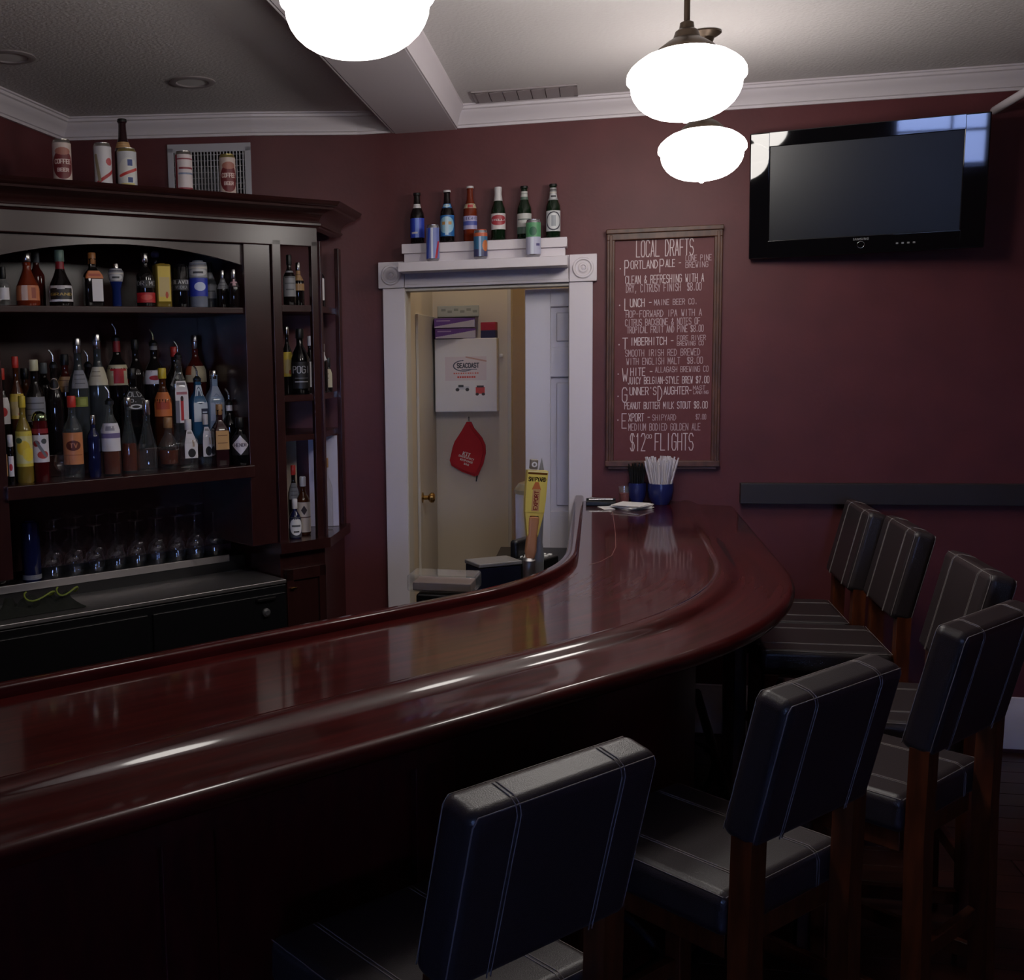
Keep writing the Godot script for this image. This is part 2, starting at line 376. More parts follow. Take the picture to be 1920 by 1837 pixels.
func materials() -> void:
	var grain := ramp_texture(noise_image(512, 0.012, 7, 5), Color(0.62, 0.6, 0.58), Color(1, 1, 1))
	var soft := ramp_texture(noise_image(512, 0.012, 7, 5), Color(0.82, 0.8, 0.8), Color(1, 1, 1))
	var mott := ramp_texture(noise_image(256, 0.02, 3, 4), Color(0.88, 0.88, 0.88), Color(1, 1, 1))
	var rough_h := ImageTexture.create_from_image(noise_image(512, 0.05, 11, 3))
	var fine_h := ImageTexture.create_from_image(noise_image(512, 0.12, 19, 2))
	M.wall = mat(rgb(95, 41, 45), 0.55)
	M.wall.albedo_texture = mott
	M.wall.uv1_triplanar = true
	M.wall.uv1_scale = Vector3(0.7, 0.7, 0.7)
	M.wall.heightmap_enabled = true
	M.wall.heightmap_texture = fine_h
	M.wall.heightmap_scale = 0.03
	M.ceiling = mat(rgb(205, 200, 200), 0.75)
	M.ceiling.uv1_triplanar = true
	M.ceiling.uv1_scale = Vector3(2.0, 2.0, 2.0)
	M.ceiling.heightmap_enabled = true
	M.ceiling.heightmap_texture = rough_h
	M.ceiling.heightmap_scale = 0.14
	M.trim = mat(rgb(214, 206, 212), 0.4)
	M.leaf = mat(rgb(208, 204, 214), 0.4)
	M.beige = mat(rgb(208, 196, 176), 0.6)
	M.hall_door = mat(rgb(196, 190, 180), 0.5)
	M.mahogany = mat(rgb(54, 26, 25), 0.26)
	M.mahogany.albedo_texture = soft
	M.mahogany.uv1_triplanar = true
	M.mahogany.uv1_scale = Vector3(3, 1.2, 3)
	M.mahogany.clearcoat_enabled = true
	M.mahogany.clearcoat = 0.5
	M.mahogany.clearcoat_roughness = 0.25
	M.bar_wood = mat(rgb(72, 20, 19), 0.32)
	M.bar_wood.metallic_specular = 0.15
	M.bar_wood.albedo_texture = grain
	M.bar_wood.uv1_scale = Vector3(0.35, 5, 1)
	M.bar_wood.clearcoat_enabled = true
	M.bar_wood.clearcoat = 0.85
	M.bar_wood.clearcoat_roughness = 0.075
	M.bar_front = mat(rgb(72, 20, 19), 0.35)
	M.bar_front.albedo_texture = grain
	M.bar_front.uv1_triplanar = true
	M.bar_front.uv1_scale = Vector3(4, 0.8, 4)
	M.floor = mat(rgb(66, 34, 26), 0.3)
	M.floor.albedo_texture = grain
	M.floor.uv1_triplanar = true
	M.floor.uv1_scale = Vector3(0.5, 4, 4)
	M.floor_alt = mat(rgb(58, 29, 22), 0.33)
	M.floor_alt.albedo_texture = grain
	M.floor_alt.uv1_triplanar = true
	M.floor_alt.uv1_scale = Vector3(0.6, 5, 5)
	M.ledge = mat(rgb(44, 38, 40), 0.5)
	M.leather = mat(rgb(46, 40, 42), 0.36)
	M.leather.uv1_triplanar = true
	M.leather.uv1_scale = Vector3(5, 5, 5)
	M.leather.heightmap_enabled = true
	M.leather.heightmap_texture = fine_h
	M.leather.heightmap_scale = 0.03
	M.stitch = mat(rgb(112, 104, 104), 0.7)
	M.stool_wood = mat(rgb(104, 52, 26), 0.35)
	M.stool_wood.albedo_texture = grain
	M.stool_wood.uv1_triplanar = true
	M.stool_wood.uv1_scale = Vector3(5, 0.9, 5)
	M.frame_wood = mat(rgb(104, 66, 48), 0.45)
	M.frame_wood.albedo_texture = grain
	M.frame_wood.uv1_triplanar = true
	M.frame_wood.uv1_scale = Vector3(3, 1, 3)
	M.bronze = mat(rgb(70, 58, 48), 0.35, 0.8)
	M.brass = mat(rgb(170, 135, 80), 0.25, 1.0)
	M.dark_metal = mat(rgb(34, 32, 34), 0.4, 0.6)
	M.steel = mat(rgb(186, 182, 182), 0.42, 1.0)
	M.lock = mat(rgb(70, 70, 74), 0.4)
	M.chrome = mat(rgb(210, 210, 212), 0.1, 1.0)
	M.gloss_black = mat(rgb(10, 10, 13), 0.03)
	M.gloss_black.metallic_specular = 0.7
	M.screen = mat(rgb(12, 12, 16), 0.3)
	M.black = mat(rgb(14, 14, 15), 0.45)
	M.cooler = mat(rgb(16, 16, 19), 0.35)
	M.white = mat(rgb(222, 220, 218), 0.5)
	M.grey = mat(rgb(120, 120, 122), 0.5)
	M.paper = mat(rgb(232, 228, 226), 0.8)
	M.blue_cup = mat(rgb(34, 40, 92), 0.25)
	M.straw_white = mat(rgb(214, 208, 216), 0.5)
	M.straw_black = mat(rgb(18, 18, 18), 0.4)
	M.vent = mat(rgb(150, 140, 142), 0.5)
	M.grille = mat(rgb(178, 176, 184), 0.4)
	M.duct = mat(rgb(128, 128, 132), 0.6)
	M.red_cloth = mat(rgb(176, 22, 34), 0.75)
	M.label_atlas = mat(Color.WHITE, 0.45)
	M.clear = glass(Color(0.75, 0.8, 0.8), 0.1)
	M.pane = glass(Color(0.8, 0.85, 0.9), 0.06)
	M.wine_glass = glass(Color(0.8, 0.85, 0.9), 0.008)
	M.plastic = glass(Color(0.75, 0.75, 0.75), 0.12)
	M.globe = mat(rgb(250, 246, 240), 0.2)
	M.globe.emission_enabled = true
	M.globe.emission = Color(1.0, 0.975, 0.95)
	M.globe.emission_energy_multiplier = 11.5
	# bottle glass
	var gl := {"dark": [22, 18, 18], "black": [12, 12, 14], "orange": [112, 42, 22], "redbrown": [70, 24, 20], "blue": [24, 40, 96], "yellowglass": [122, 102, 40], "silverblue": [120, 126, 140],
		"grey": [70, 72, 76], "cherry": [70, 14, 18], "bluedark": [22, 26, 60], "brownglass": [66, 34, 18], "purplebrown": [44, 22, 26], "smoke": [52, 56, 58], "bluegin": [44, 88, 124], "palegin": [128, 146, 166], "greenglass": [18, 34, 20]}
	for k in gl:
		M["g_" + k] = mat(rgb(gl[k][0], gl[k][1], gl[k][2]), 0.06)
	M.g_clear = glass(Color(0.6, 0.66, 0.66), 0.05)
	M.g_amberclear = M.g_clear
	M.liquor = mat(rgb(84, 34, 14), 0.08)
	M.spirit = glass(Color(0.7, 0.74, 0.74), 0.1)
	var caps := {"black": [18, 18, 18], "greycap": [92, 98, 102], "greencap": [92, 116, 106], "amber": [150, 96, 48], "lilac": [104, 96, 126], "white": [205, 202, 204], "yellow": [196, 172, 52], "red": [186, 50, 40], "cream": [196, 192, 158], "cork": [150, 112, 74]}
	for k in caps:
		M["c_" + k] = mat(rgb(caps[k][0], caps[k][1], caps[k][2]), 0.4)
	M.c_silver = mat(rgb(200, 198, 196), 0.2, 1.0)
	M.c_gold = mat(rgb(206, 186, 120), 0.2, 1.0)
	M.c_dome = mat(rgb(170, 190, 150), 0.12, 1.0)

# ------------------------------------------------------------------ lettering and print
const FONT := {
	"A": "06,20,46;14,34", "B": "00,06,36,45,44,33,03;00,30,41,42,33", "C": "41,30,10,01,05,16,36,45", "D": "00,06,26,44,42,20,00", "E": "40,00,06,46;03,33", "F": "40,00,06;03,33",
	"G": "41,30,10,01,05,16,36,45,43,23", "H": "00,06;40,46;03,43", "I": "20,26", "J": "30,35,26,16,05", "K": "00,06;40,03,46", "L": "00,06,46", "M": "06,00,24,40,46", "N": "06,00,46,40",
	"O": "10,01,05,16,36,45,41,30,10", "P": "06,00,30,41,42,33,03", "Q": "10,01,05,16,36,45,41,30,10;24,46", "R": "06,00,30,41,42,33,03;23,46", "S": "41,30,10,01,02,13,33,44,45,36,16,05",
	"T": "00,40;20,26", "U": "00,05,16,36,45,40", "V": "00,26,40", "W": "00,16,23,36,40", "X": "00,46;40,06", "Y": "00,23,40;23,26", "Z": "00,40,06,46",
	"0": "10,01,05,16,36,45,41,30,10", "1": "11,20,26", "2": "01,10,30,41,42,06,46", "3": "00,40,23,44,45,36,16,05", "4": "36,30,04,44", "5": "40,00,03,33,44,45,36,06", "6": "40,02,05,16,36,45,44,33,03", "7": "00,40,16",
	"8": "10,01,02,13,33,44,45,36,16,05,04,13;33,42,41,30,10", "9": "46,41,30,10,01,02,13,43", "$": "41,30,10,01,02,13,33,44,45,36,16,05;20,26", "-": "03,33", ".": "26,25", ",": "25,17", "'": "20,21", "&": "46,11,20,31,04,16,44", "*": "23,33,34,24,23",
}

func seg_line(im: Image, a: Vector2, b: Vector2, w: float, col: Color) -> void:
	var r := w / 2.0 + 1.0
	var x0 := maxi(int(minf(a.x, b.x) - r), 0)
	var x1 := mini(int(maxf(a.x, b.x) + r) + 1, im.get_width() - 1)
	var y0 := maxi(int(minf(a.y, b.y) - r), 0)
	var y1 := mini(int(maxf(a.y, b.y) + r) + 1, im.get_height() - 1)
	var d := b - a
	var l2 := maxf(d.length_squared(), 0.0001)
	for y in range(y0, y1 + 1):
		for x in range(x0, x1 + 1):
			var p := Vector2(x + 0.5, y + 0.5)
			var q := a + d * clampf((p - a).dot(d) / l2, 0.0, 1.0)
			var cov := clampf(w / 2.0 + 0.5 - p.distance_to(q), 0.0, 1.0)
			if cov > 0.0:
				im.set_pixel(x, y, im.get_pixel(x, y).lerp(col, cov * col.a))

# capital letters drawn with a pen: box = where the line of writing stands
func write(im: Image, s: String, box: Rect2, pen: float, col: Color, slant: float = 0.0, tall_first: float = 1.0) -> void:
	var adv := box.size.x / maxf(s.length() - 0.25, 1.0)
	for i in s.length():
		var g: String = FONT.get(s[i], "")
		if g == "":
			continue
		var hh := box.size.y * (tall_first if i == 0 else 1.0)
		for line in g.split(";"):
			var pts := line.split(",")
			for k in pts.size() - 1:
				var a := Vector2(int(pts[k][0]) / 4.0, int(pts[k][1]) / 6.0)
				var b := Vector2(int(pts[k + 1][0]) / 4.0, int(pts[k + 1][1]) / 6.0)
				var o := box.position + Vector2(adv * i, 0)
				seg_line(im, o + Vector2(a.x * adv * 0.72 - slant * a.y * hh, a.y * hh), o + Vector2(b.x * adv * 0.72 - slant * b.y * hh, b.y * hh), pen, col)

func oval(im: Image, c: Vector2, r: Vector2, col: Color, inner: float = 0.0) -> void:
	for y in range(maxi(int(c.y - r.y), 0), mini(int(c.y + r.y) + 1, im.get_height())):
		for x in range(maxi(int(c.x - r.x), 0), mini(int(c.x + r.x) + 1, im.get_width())):
			var q := ((Vector2(x + 0.5, y + 0.5) - c) / r).length()
			if q <= 1.0 and q >= inner:
				im.set_pixel(x, y, col)

func rect(im: Image, x: float, y: float, w: float, h: float, col: Color) -> void:
	im.fill_rect(Rect2i(int(x), int(y), int(w), int(h)), col)

func texture(im: Image) -> ImageTexture:
	im.generate_mipmaps()
	return ImageTexture.create_from_image(im)

# print of every bottle and can label: background, then [kind, x, y, w, h, colour, text] in cells of 64 x 128
func label_art() -> Dictionary:
	var W := rgb(214, 210, 212)
	var K := rgb(24, 22, 24)
	var RED := rgb(178, 34, 40)
	var GLD := rgb(176, 146, 70)
	var BLU := rgb(40, 70, 160)
	return {
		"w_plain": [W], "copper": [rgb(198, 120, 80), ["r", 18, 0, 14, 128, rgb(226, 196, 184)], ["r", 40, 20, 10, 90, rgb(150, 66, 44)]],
		"grand": [W, ["r", 7, 22, 50, 88, rgb(38, 34, 34)], ["r", 24, 0, 16, 30, rgb(190, 184, 186)], ["t", 10, 60, 46, 20, GLD, "GRAND"]],
		"redband": [rgb(132, 26, 36)], "orangelab": [rgb(196, 110, 58), ["r", 10, 50, 44, 40, rgb(166, 66, 40)]],
		"silverlab": [rgb(150, 150, 152), ["r", 0, 18, 64, 14, rgb(84, 80, 80)], ["r", 0, 44, 64, 12, rgb(196, 190, 180)], ["o", 32, 88, 24, 30, rgb(190, 190, 192)], ["r", 20, 80, 24, 18, rgb(60, 60, 66)]],
		"drmc": [K, ["t", 3, 20, 60, 70, rgb(170, 168, 170), "DR.MC"]], "red": [RED, ["o", 32, 60, 16, 34, rgb(206, 80, 70)]],
		"yellowlab": [rgb(206, 178, 66), ["r", 6, 40, 52, 70, rgb(190, 168, 110)], ["o", 44, 104, 8, 12, rgb(180, 70, 40)]],
		"blavod": [rgb(40, 40, 44), ["t", 4, 14, 58, 40, rgb(190, 190, 194), "BLAVOD"], ["t", 14, 76, 38, 34, rgb(120, 122, 128), "VODKA"]],
		"bluelab": [rgb(42, 58, 168), ["o", 36, 60, 14, 30, rgb(190, 200, 226)]], "greylab": [rgb(132, 132, 136), ["r", 8, 30, 48, 6, rgb(80, 80, 84)], ["r", 8, 60, 48, 6, rgb(96, 96, 100)], ["r", 14, 90, 36, 6, rgb(80, 80, 84)]],
		"cross": [rgb(40, 28, 30), ["r", 4, 50, 56, 22, rgb(190, 150, 156)], ["r", 24, 14, 16, 96, rgb(190, 150, 156)]],
		"tan": [rgb(190, 148, 98), ["r", 8, 30, 48, 5, rgb(120, 82, 54)], ["r", 8, 80, 48, 5, rgb(120, 82, 54)]],
		"w_red": [W, ["o", 32, 70, 16, 22, RED]], "lemon": [rgb(206, 196, 130), ["r", 0, 0, 64, 18, rgb(206, 186, 70)], ["o", 30, 60, 20, 26, rgb(218, 186, 50)], ["o", 46, 84, 18, 24, rgb(222, 196, 60)], ["o", 18, 34, 10, 10, rgb(70, 84, 50)], ["r", 0, 116, 64, 12, rgb(206, 186, 70)]],
		"cherries": [rgb(208, 204, 208), ["o", 22, 40, 10, 14, rgb(140, 24, 34)], ["o", 44, 30, 8, 12, rgb(70, 74, 80)], ["o", 40, 92, 16, 18, rgb(180, 66, 60)], ["l", 22, 30, 48, 100, rgb(110, 112, 116)]],
		"tito": [rgb(196, 126, 82), ["o", 34, 52, 19, 20, rgb(92, 40, 28)], ["t", 26, 44, 18, 16, rgb(196, 126, 82), "TV"], ["r", 6, 88, 52, 3, rgb(150, 84, 54)]],
		"w_purple": [W, ["r", 0, 46, 64, 22, rgb(112, 98, 140)], ["r", 20, 14, 24, 20, rgb(150, 146, 156)]],
		"seal": [W, ["r", 10, 8, 44, 10, rgb(150, 146, 140)], ["o", 34, 104, 20, 20, rgb(34, 34, 36)], ["r", 40, 46, 10, 30, rgb(170, 150, 130)]],
		"diamond": [K, ["d", 32, 64, 31, 62, rgb(206, 200, 208)], ["t", 12, 54, 42, 20, rgb(90, 80, 96), "HENDR"]],
		"ring": [rgb(26, 20, 20), ["ring", 32, 64, 29, 58, rgb(190, 166, 150)]],
		"greenlab": [rgb(128, 136, 60), ["r", 10, 24, 18, 80, rgb(96, 104, 40)], ["r", 36, 24, 20, 80, rgb(150, 156, 80)]], "creamlab": [rgb(196, 188, 162), ["r", 10, 30, 30, 6, rgb(130, 120, 100)], ["r", 10, 60, 30, 6, rgb(130, 120, 100)]],
		"jack": [K, ["t", 6, 10, 52, 30, rgb(200, 200, 200), "OLD"], ["t", 4, 56, 56, 20, rgb(186, 186, 186), "NO. 7"], ["o", 32, 106, 20, 16, rgb(200, 200, 200)], ["o", 32, 106, 12, 9, K]],
		"beef": [W, ["r", 6, 6, 52, 8, rgb(120, 116, 120)], ["r", 6, 34, 52, 8, rgb(170, 110, 120)], ["r", 24, 58, 16, 62, RED], ["o", 32, 54, 8, 8, rgb(40, 24, 26)], ["r", 0, 60, 18, 68, rgb(112, 112, 124)]],
		"gin": [rgb(196, 206, 214), ["ring", 32, 36, 26, 30, rgb(70, 84, 104)], ["o", 32, 38, 13, 18, rgb(78, 92, 112)], ["r", 34, 82, 30, 46, rgb(30, 36, 60)], ["r", 40, 92, 20, 5, rgb(190, 200, 210)]],
		"gin2": [rgb(158, 168, 184), ["ring", 32, 50, 18, 22, rgb(110, 124, 146)], ["o", 32, 50, 9, 12, rgb(104, 118, 140)]],
		"cream_red": [rgb(196, 186, 152), ["r", 22, 24, 22, 92, RED], ["r", 14, 24, 38, 14, RED]], "cream_or": [rgb(190, 178, 146), ["r", 0, 0, 20, 70, rgb(170, 84, 52)]],
		"pog": [K, ["t", 4, 22, 56, 32, rgb(196, 196, 200), "POGI"], ["r", 10, 76, 44, 4, rgb(110, 110, 114)], ["r", 10, 92, 44, 6, rgb(150, 150, 154)]],
		"creamseal": [rgb(206, 192, 176), ["d", 30, 34, 12, 20, rgb(50, 38, 40)], ["r", 0, 62, 64, 5, rgb(110, 84, 78)]], "ovalw": [rgb(60, 62, 72), ["o", 32, 60, 30, 54, rgb(224, 224, 224)], ["r", 12, 50, 40, 12, rgb(90, 92, 96)], ["r", 20, 88, 24, 8, K]],
		"coffee": [rgb(206, 188, 180), ["o", 34, 70, 28, 46, rgb(112, 38, 42)], ["o", 34, 28, 20, 12, rgb(170, 110, 96)], ["t", 13, 54, 42, 13, rgb(222, 204, 196), "COFFEE"], ["t", 20, 82, 28, 10, rgb(214, 190, 184), "BEER"]],
		"stripe": [rgb(206, 202, 206), ["l", 2, 126, 62, 76, rgb(170, 40, 48)], ["o", 46, 50, 10, 12, rgb(186, 80, 84)], ["l", 8, 30, 18, 110, rgb(150, 136, 110)]],
		"shield": [rgb(198, 198, 202), ["o", 34, 70, 26, 46, rgb(216, 214, 210)], ["r", 32, 30, 12, 22, rgb(48, 66, 130)], ["l", 14, 86, 56, 62, rgb(196, 60, 56)], ["r", 32, 92, 12, 18, rgb(40, 60, 120)], ["r", 14, 112, 36, 14, rgb(214, 198, 130)]],
		"redwhite": [rgb(212, 200, 202), ["r", 0, 0, 10, 128, rgb(150, 40, 52)], ["r", 10, 14, 54, 4, rgb(130, 40, 52)], ["r", 16, 44, 44, 6, rgb(130, 40, 52)], ["r", 14, 62, 50, 6, rgb(120, 130, 156)], ["r", 8, 112, 56, 6, rgb(136, 36, 50)]],
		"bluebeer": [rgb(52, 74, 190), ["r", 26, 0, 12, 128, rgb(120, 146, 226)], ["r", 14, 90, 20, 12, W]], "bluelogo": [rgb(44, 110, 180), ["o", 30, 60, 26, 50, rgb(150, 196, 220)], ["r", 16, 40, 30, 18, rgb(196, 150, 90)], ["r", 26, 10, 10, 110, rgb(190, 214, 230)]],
		"purplebeer": [rgb(176, 170, 206), ["r", 0, 50, 64, 40, rgb(80, 90, 170)], ["t", 4, 12, 56, 26, rgb(90, 86, 130), "LIGHT"]], "stella": [rgb(212, 204, 204), ["o", 32, 54, 29, 40, rgb(168, 56, 66)], ["r", 4, 44, 56, 18, rgb(150, 40, 52)], ["t", 8, 46, 48, 13, W, "STELLA"]],
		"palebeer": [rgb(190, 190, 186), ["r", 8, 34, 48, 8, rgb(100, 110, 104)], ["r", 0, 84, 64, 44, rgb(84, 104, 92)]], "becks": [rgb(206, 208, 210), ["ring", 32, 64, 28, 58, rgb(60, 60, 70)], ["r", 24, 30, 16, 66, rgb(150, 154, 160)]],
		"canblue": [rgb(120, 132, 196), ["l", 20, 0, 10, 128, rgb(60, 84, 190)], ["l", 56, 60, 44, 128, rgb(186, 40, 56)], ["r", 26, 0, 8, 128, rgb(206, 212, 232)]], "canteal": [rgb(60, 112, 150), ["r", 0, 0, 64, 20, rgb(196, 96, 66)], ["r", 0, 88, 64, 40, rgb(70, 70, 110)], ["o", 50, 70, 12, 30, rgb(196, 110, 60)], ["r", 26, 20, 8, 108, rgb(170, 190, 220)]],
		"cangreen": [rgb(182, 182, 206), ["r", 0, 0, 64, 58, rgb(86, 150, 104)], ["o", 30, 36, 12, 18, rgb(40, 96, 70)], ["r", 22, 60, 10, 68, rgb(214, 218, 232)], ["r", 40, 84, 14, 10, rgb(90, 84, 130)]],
	}

func make_atlas() -> void:
	var art := label_art()
	var im := Image.create(1024, 1024, false, Image.FORMAT_RGB8)
	var k := 0
	for key in art:
		var cell := Image.create(64, 128, false, Image.FORMAT_RGB8)
		cell.fill(art[key][0])
		for i in range(1, art[key].size()):
			var o: Array = art[key][i]
			match o[0]:
				"r": rect(cell, o[1], o[2], o[3], o[4], o[5])
				"o": oval(cell, Vector2(o[1], o[2]), Vector2(o[3], o[4]), o[5])
				"ring": oval(cell, Vector2(o[1], o[2]), Vector2(o[3], o[4]), o[5], 0.86)
				"l": seg_line(cell, Vector2(o[1], o[2]), Vector2(o[3], o[4]), 9.0, o[5])
				"t": write(cell, o[6], Rect2(o[1], o[2], o[3], o[4]), 2.6, o[5])
				"d":
					for y in 128:
						for x in 64:
							if absf(x - o[1]) / o[3] + absf(y - o[2]) / o[4] < 1.0:
								cell.set_pixel(x, y, o[5])
		var col := k % 16
		var row := k / 16
		im.blit_rect(cell, Rect2i(0, 0, 64, 128), Vector2i(col * 64, row * 128))
		art_cells[key] = Rect2((col * 64 + 1) / 1024.0, (row * 128 + 1) / 1024.0, 62 / 1024.0, 126 / 1024.0)
		k += 1
	M.label_atlas.albedo_texture = texture(im)

# ------------------------------------------------------------------ bottles, cans, glasses
func bottle_profile(shape: String, r: float, hb: float, rn: float) -> Array:
	match shape:
		"bell": return [Vector2(0, 0), Vector2(r * 0.94, 0), Vector2(r, 0.008), Vector2(r, hb * 0.34), Vector2(r * 0.9, hb * 0.44), Vector2(r * 0.62, hb * 0.58), Vector2(rn * 1.25, hb * 0.7), Vector2(rn, hb * 0.78), Vector2(rn, hb - 0.004), Vector2(rn * 1.2, hb), Vector2(0, hb)]
		"squat": return [Vector2(0, 0), Vector2(r * 0.92, 0), Vector2(r, 0.008), Vector2(r, hb * 0.5), Vector2(r * 0.94, hb * 0.6), Vector2(r * 0.72, hb * 0.7), Vector2(rn * 1.3, hb * 0.78), Vector2(rn, hb * 0.82), Vector2(rn, hb), Vector2(0, hb)]
		"globe": return [Vector2(0, 0), Vector2(r * 0.6, 0), Vector2(r * 0.88, hb * 0.12), Vector2(r, hb * 0.32), Vector2(r * 0.92, hb * 0.5), Vector2(r * 0.66, hb * 0.64), Vector2(rn * 1.2, hb * 0.74), Vector2(rn, hb * 0.8), Vector2(rn, hb), Vector2(0, hb)]
		"cyl": return [Vector2(0, 0), Vector2(r * 0.94, 0), Vector2(r, 0.005), Vector2(r, hb * 0.93), Vector2(r * 0.9, hb * 0.965), Vector2(r * 0.6, hb * 0.975), Vector2(r * 0.6, hb), Vector2(0, hb)]
		"squarecan": return [Vector2(0, 0), Vector2(r * 0.94, 0), Vector2(r, 0.005), Vector2(r, hb * 0.95), Vector2(r * 0.9, hb * 0.98), Vector2(r * 0.4, hb * 0.98), Vector2(r * 0.4, hb), Vector2(0, hb)]
		"goblet": return [Vector2(0, 0), Vector2(r * 0.56, 0), Vector2(r * 0.6, 0.006), Vector2(r * 0.56, hb * 0.46), Vector2(r * 0.7, hb * 0.56), Vector2(r * 0.82, hb * 0.66), Vector2(r, hb * 0.82), Vector2(r * 0.98, hb * 0.92), Vector2(r * 0.7, hb), Vector2(0, hb)]
		"jar": return [Vector2(0, 0), Vector2(r * 0.94, 0), Vector2(r, 0.006), Vector2(r, hb * 0.8), Vector2(r * 0.94, hb * 0.88), Vector2(r * 0.86, hb), Vector2(0, hb)]
		"tall": return [Vector2(0, 0), Vector2(r * 0.92, 0), Vector2(r, 0.006), Vector2(r, hb * 0.68), Vector2(r * 0.86, hb * 0.75), Vector2(rn * 1.2, hb * 0.84), Vector2(rn, hb * 0.88), Vector2(rn, hb), Vector2(0, hb)]
		"beer": return [Vector2(0, 0), Vector2(r * 0.92, 0), Vector2(r, 0.005), Vector2(r, hb * 0.55), Vector2(r * 0.95, hb * 0.61), Vector2(r * 0.72, hb * 0.69), Vector2(r * 0.52, hb * 0.77), Vector2(r * 0.45, hb * 0.88), Vector2(r * 0.43, hb * 0.96), Vector2(r * 0.5, hb * 0.965), Vector2(r * 0.5, hb), Vector2(0, hb)]
	return [Vector2(0, 0), Vector2(r * 0.92, 0), Vector2(r, 0.006), Vector2(r, hb * 0.6), Vector2(r * 0.95, hb * 0.65), Vector2(r * 0.72, hb * 0.72), Vector2(rn * 1.25, hb * 0.785), Vector2(rn, hb * 0.83), Vector2(rn, hb - 0.004), Vector2(rn * 1.2, hb), Vector2(0, hb)]

func radius_at(prof: Array, y: float) -> float:
	for i in prof.size() - 1:
		if prof[i].y <= y and prof[i + 1].y >= y and prof[i + 1].y - prof[i].y > 1e-5:
			return lerpf(prof[i].x, prof[i + 1].x, (y - prof[i].y) / (prof[i + 1].y - prof[i].y))
	return prof[2].x

# a printed label: a sheet wrapped round the glass between two heights
func wrap_label(parent: Node3D, prof: Array, y0: float, y1: float, deg: float, cell: String, sq: float, off_deg: float = 0.0, called: String = "paper_label") -> void:
	var uvr: Rect2 = art_cells[cell]
	var b := MB.new()
	var cols := 10
	var rws := 4
	var a0 := deg_to_rad(-deg / 2.0 + off_deg)
	var a1 := deg_to_rad(deg / 2.0 + off_deg)
	for j in rws + 1:
		var y := lerpf(y0, y1, float(j) / rws)
		var rr := radius_at(prof, y) + 0.0009
		for i in cols + 1:
			var a := lerpf(a0, a1, float(i) / cols)
			var q := 1.0
			var an := a
			if sq > 0.0:
				var ex := lerpf(2.0, 9.0, sq)
				q = pow(pow(absf(cos(a)), ex) + pow(absf(sin(a)), ex), -1.0 / ex)
				an = atan2(signf(sin(a)) * pow(absf(sin(a)) * q, ex - 1.0), signf(cos(a)) * pow(absf(cos(a)) * q, ex - 1.0))
			b.vert(Vector3(sin(a) * rr * q, y, cos(a) * rr * q), Vector3(sin(an), 0, cos(an)), uvr.position + uvr.size * Vector2(float(i) / cols, 1.0 - float(j) / rws))
	for j in rws:
		for i in cols:
			var k := j * (cols + 1) + i
			b.quad(k, k + 1, k + cols + 2, k + cols + 1)
	part(called, b, M.label_atlas, parent)

func make_cap(t: Node3D, cap: String, y: float, r: float, rn: float) -> void:
	var b := MB.new()
	match cap:
		"none":
			return
		"spout", "goldspout":
			lathe(b, [Vector2(0, y - 0.012), Vector2(rn * 1.25, y - 0.012), Vector2(rn * 1.3, y), Vector2(rn * 0.9, y + 0.006), Vector2(0.006, y + 0.012), Vector2(0, y + 0.012)], 12)
			part("pourer_collar", b, M.black, t)
			b = MB.new()
			tube(b, [Vector3(0, y + 0.008, 0), Vector3(0, y + 0.03, 0), Vector3(-0.004, y + 0.042, 0), Vector3(-0.014, y + 0.056, 0)], 0.0048, 8, 0.0034)
			part("pour_spout", b, M.c_gold if cap == "goldspout" else M.c_silver, t)
			return
		"silverneck":
			lathe(b, [Vector2(rn * 1.05, y - 0.032), Vector2(rn * 1.1, y - 0.03), Vector2(rn * 1.05, y + 0.022), Vector2(rn * 0.95, y + 0.026), Vector2(0, y + 0.026)], 12)
			part("foil_neck", b, M.c_silver, t)
			return
		"dome":
			var pr := []
			for i in 9:
				var a := PI / 2.0 * i / 8.0
				pr.append(Vector2(cos(a) * r * 0.95, y + sin(a) * r * 0.95))
			lathe(b, [Vector2(r * 1.02, y - 0.006), Vector2(r * 1.02, y)] + pr, 20)
			part("domed_cap", b, M.c_dome, t)
			return
		"lilac":
			var pr := []
			for i in 9:
				var a := -PI / 2.0 + PI * i / 8.0
				pr.append(Vector2(cos(a) * 0.017, y + 0.014 + sin(a) * 0.016))
			lathe(b, pr, 14)
			part("round_stopper", b, M.c_lilac, t)
			return
		"silver":
			lathe(b, [Vector2(rn * 1.12, y - 0.016), Vector2(rn * 1.18, y - 0.014), Vector2(rn * 1.18, y + 0.016), Vector2(rn * 1.05, y + 0.019), Vector2(0, y + 0.019)], 14)
			part("cap", b, M.c_silver, t)
			return
	lathe(b, [Vector2(rn * 1.15, y - 0.02), Vector2(rn * 1.22, y - 0.018), Vector2(rn * 1.22, y + 0.018), Vector2(rn * 1.08, y + 0.022), Vector2(0, y + 0.022)], 14)
	part("cap", b, M["c_" + cap], t)

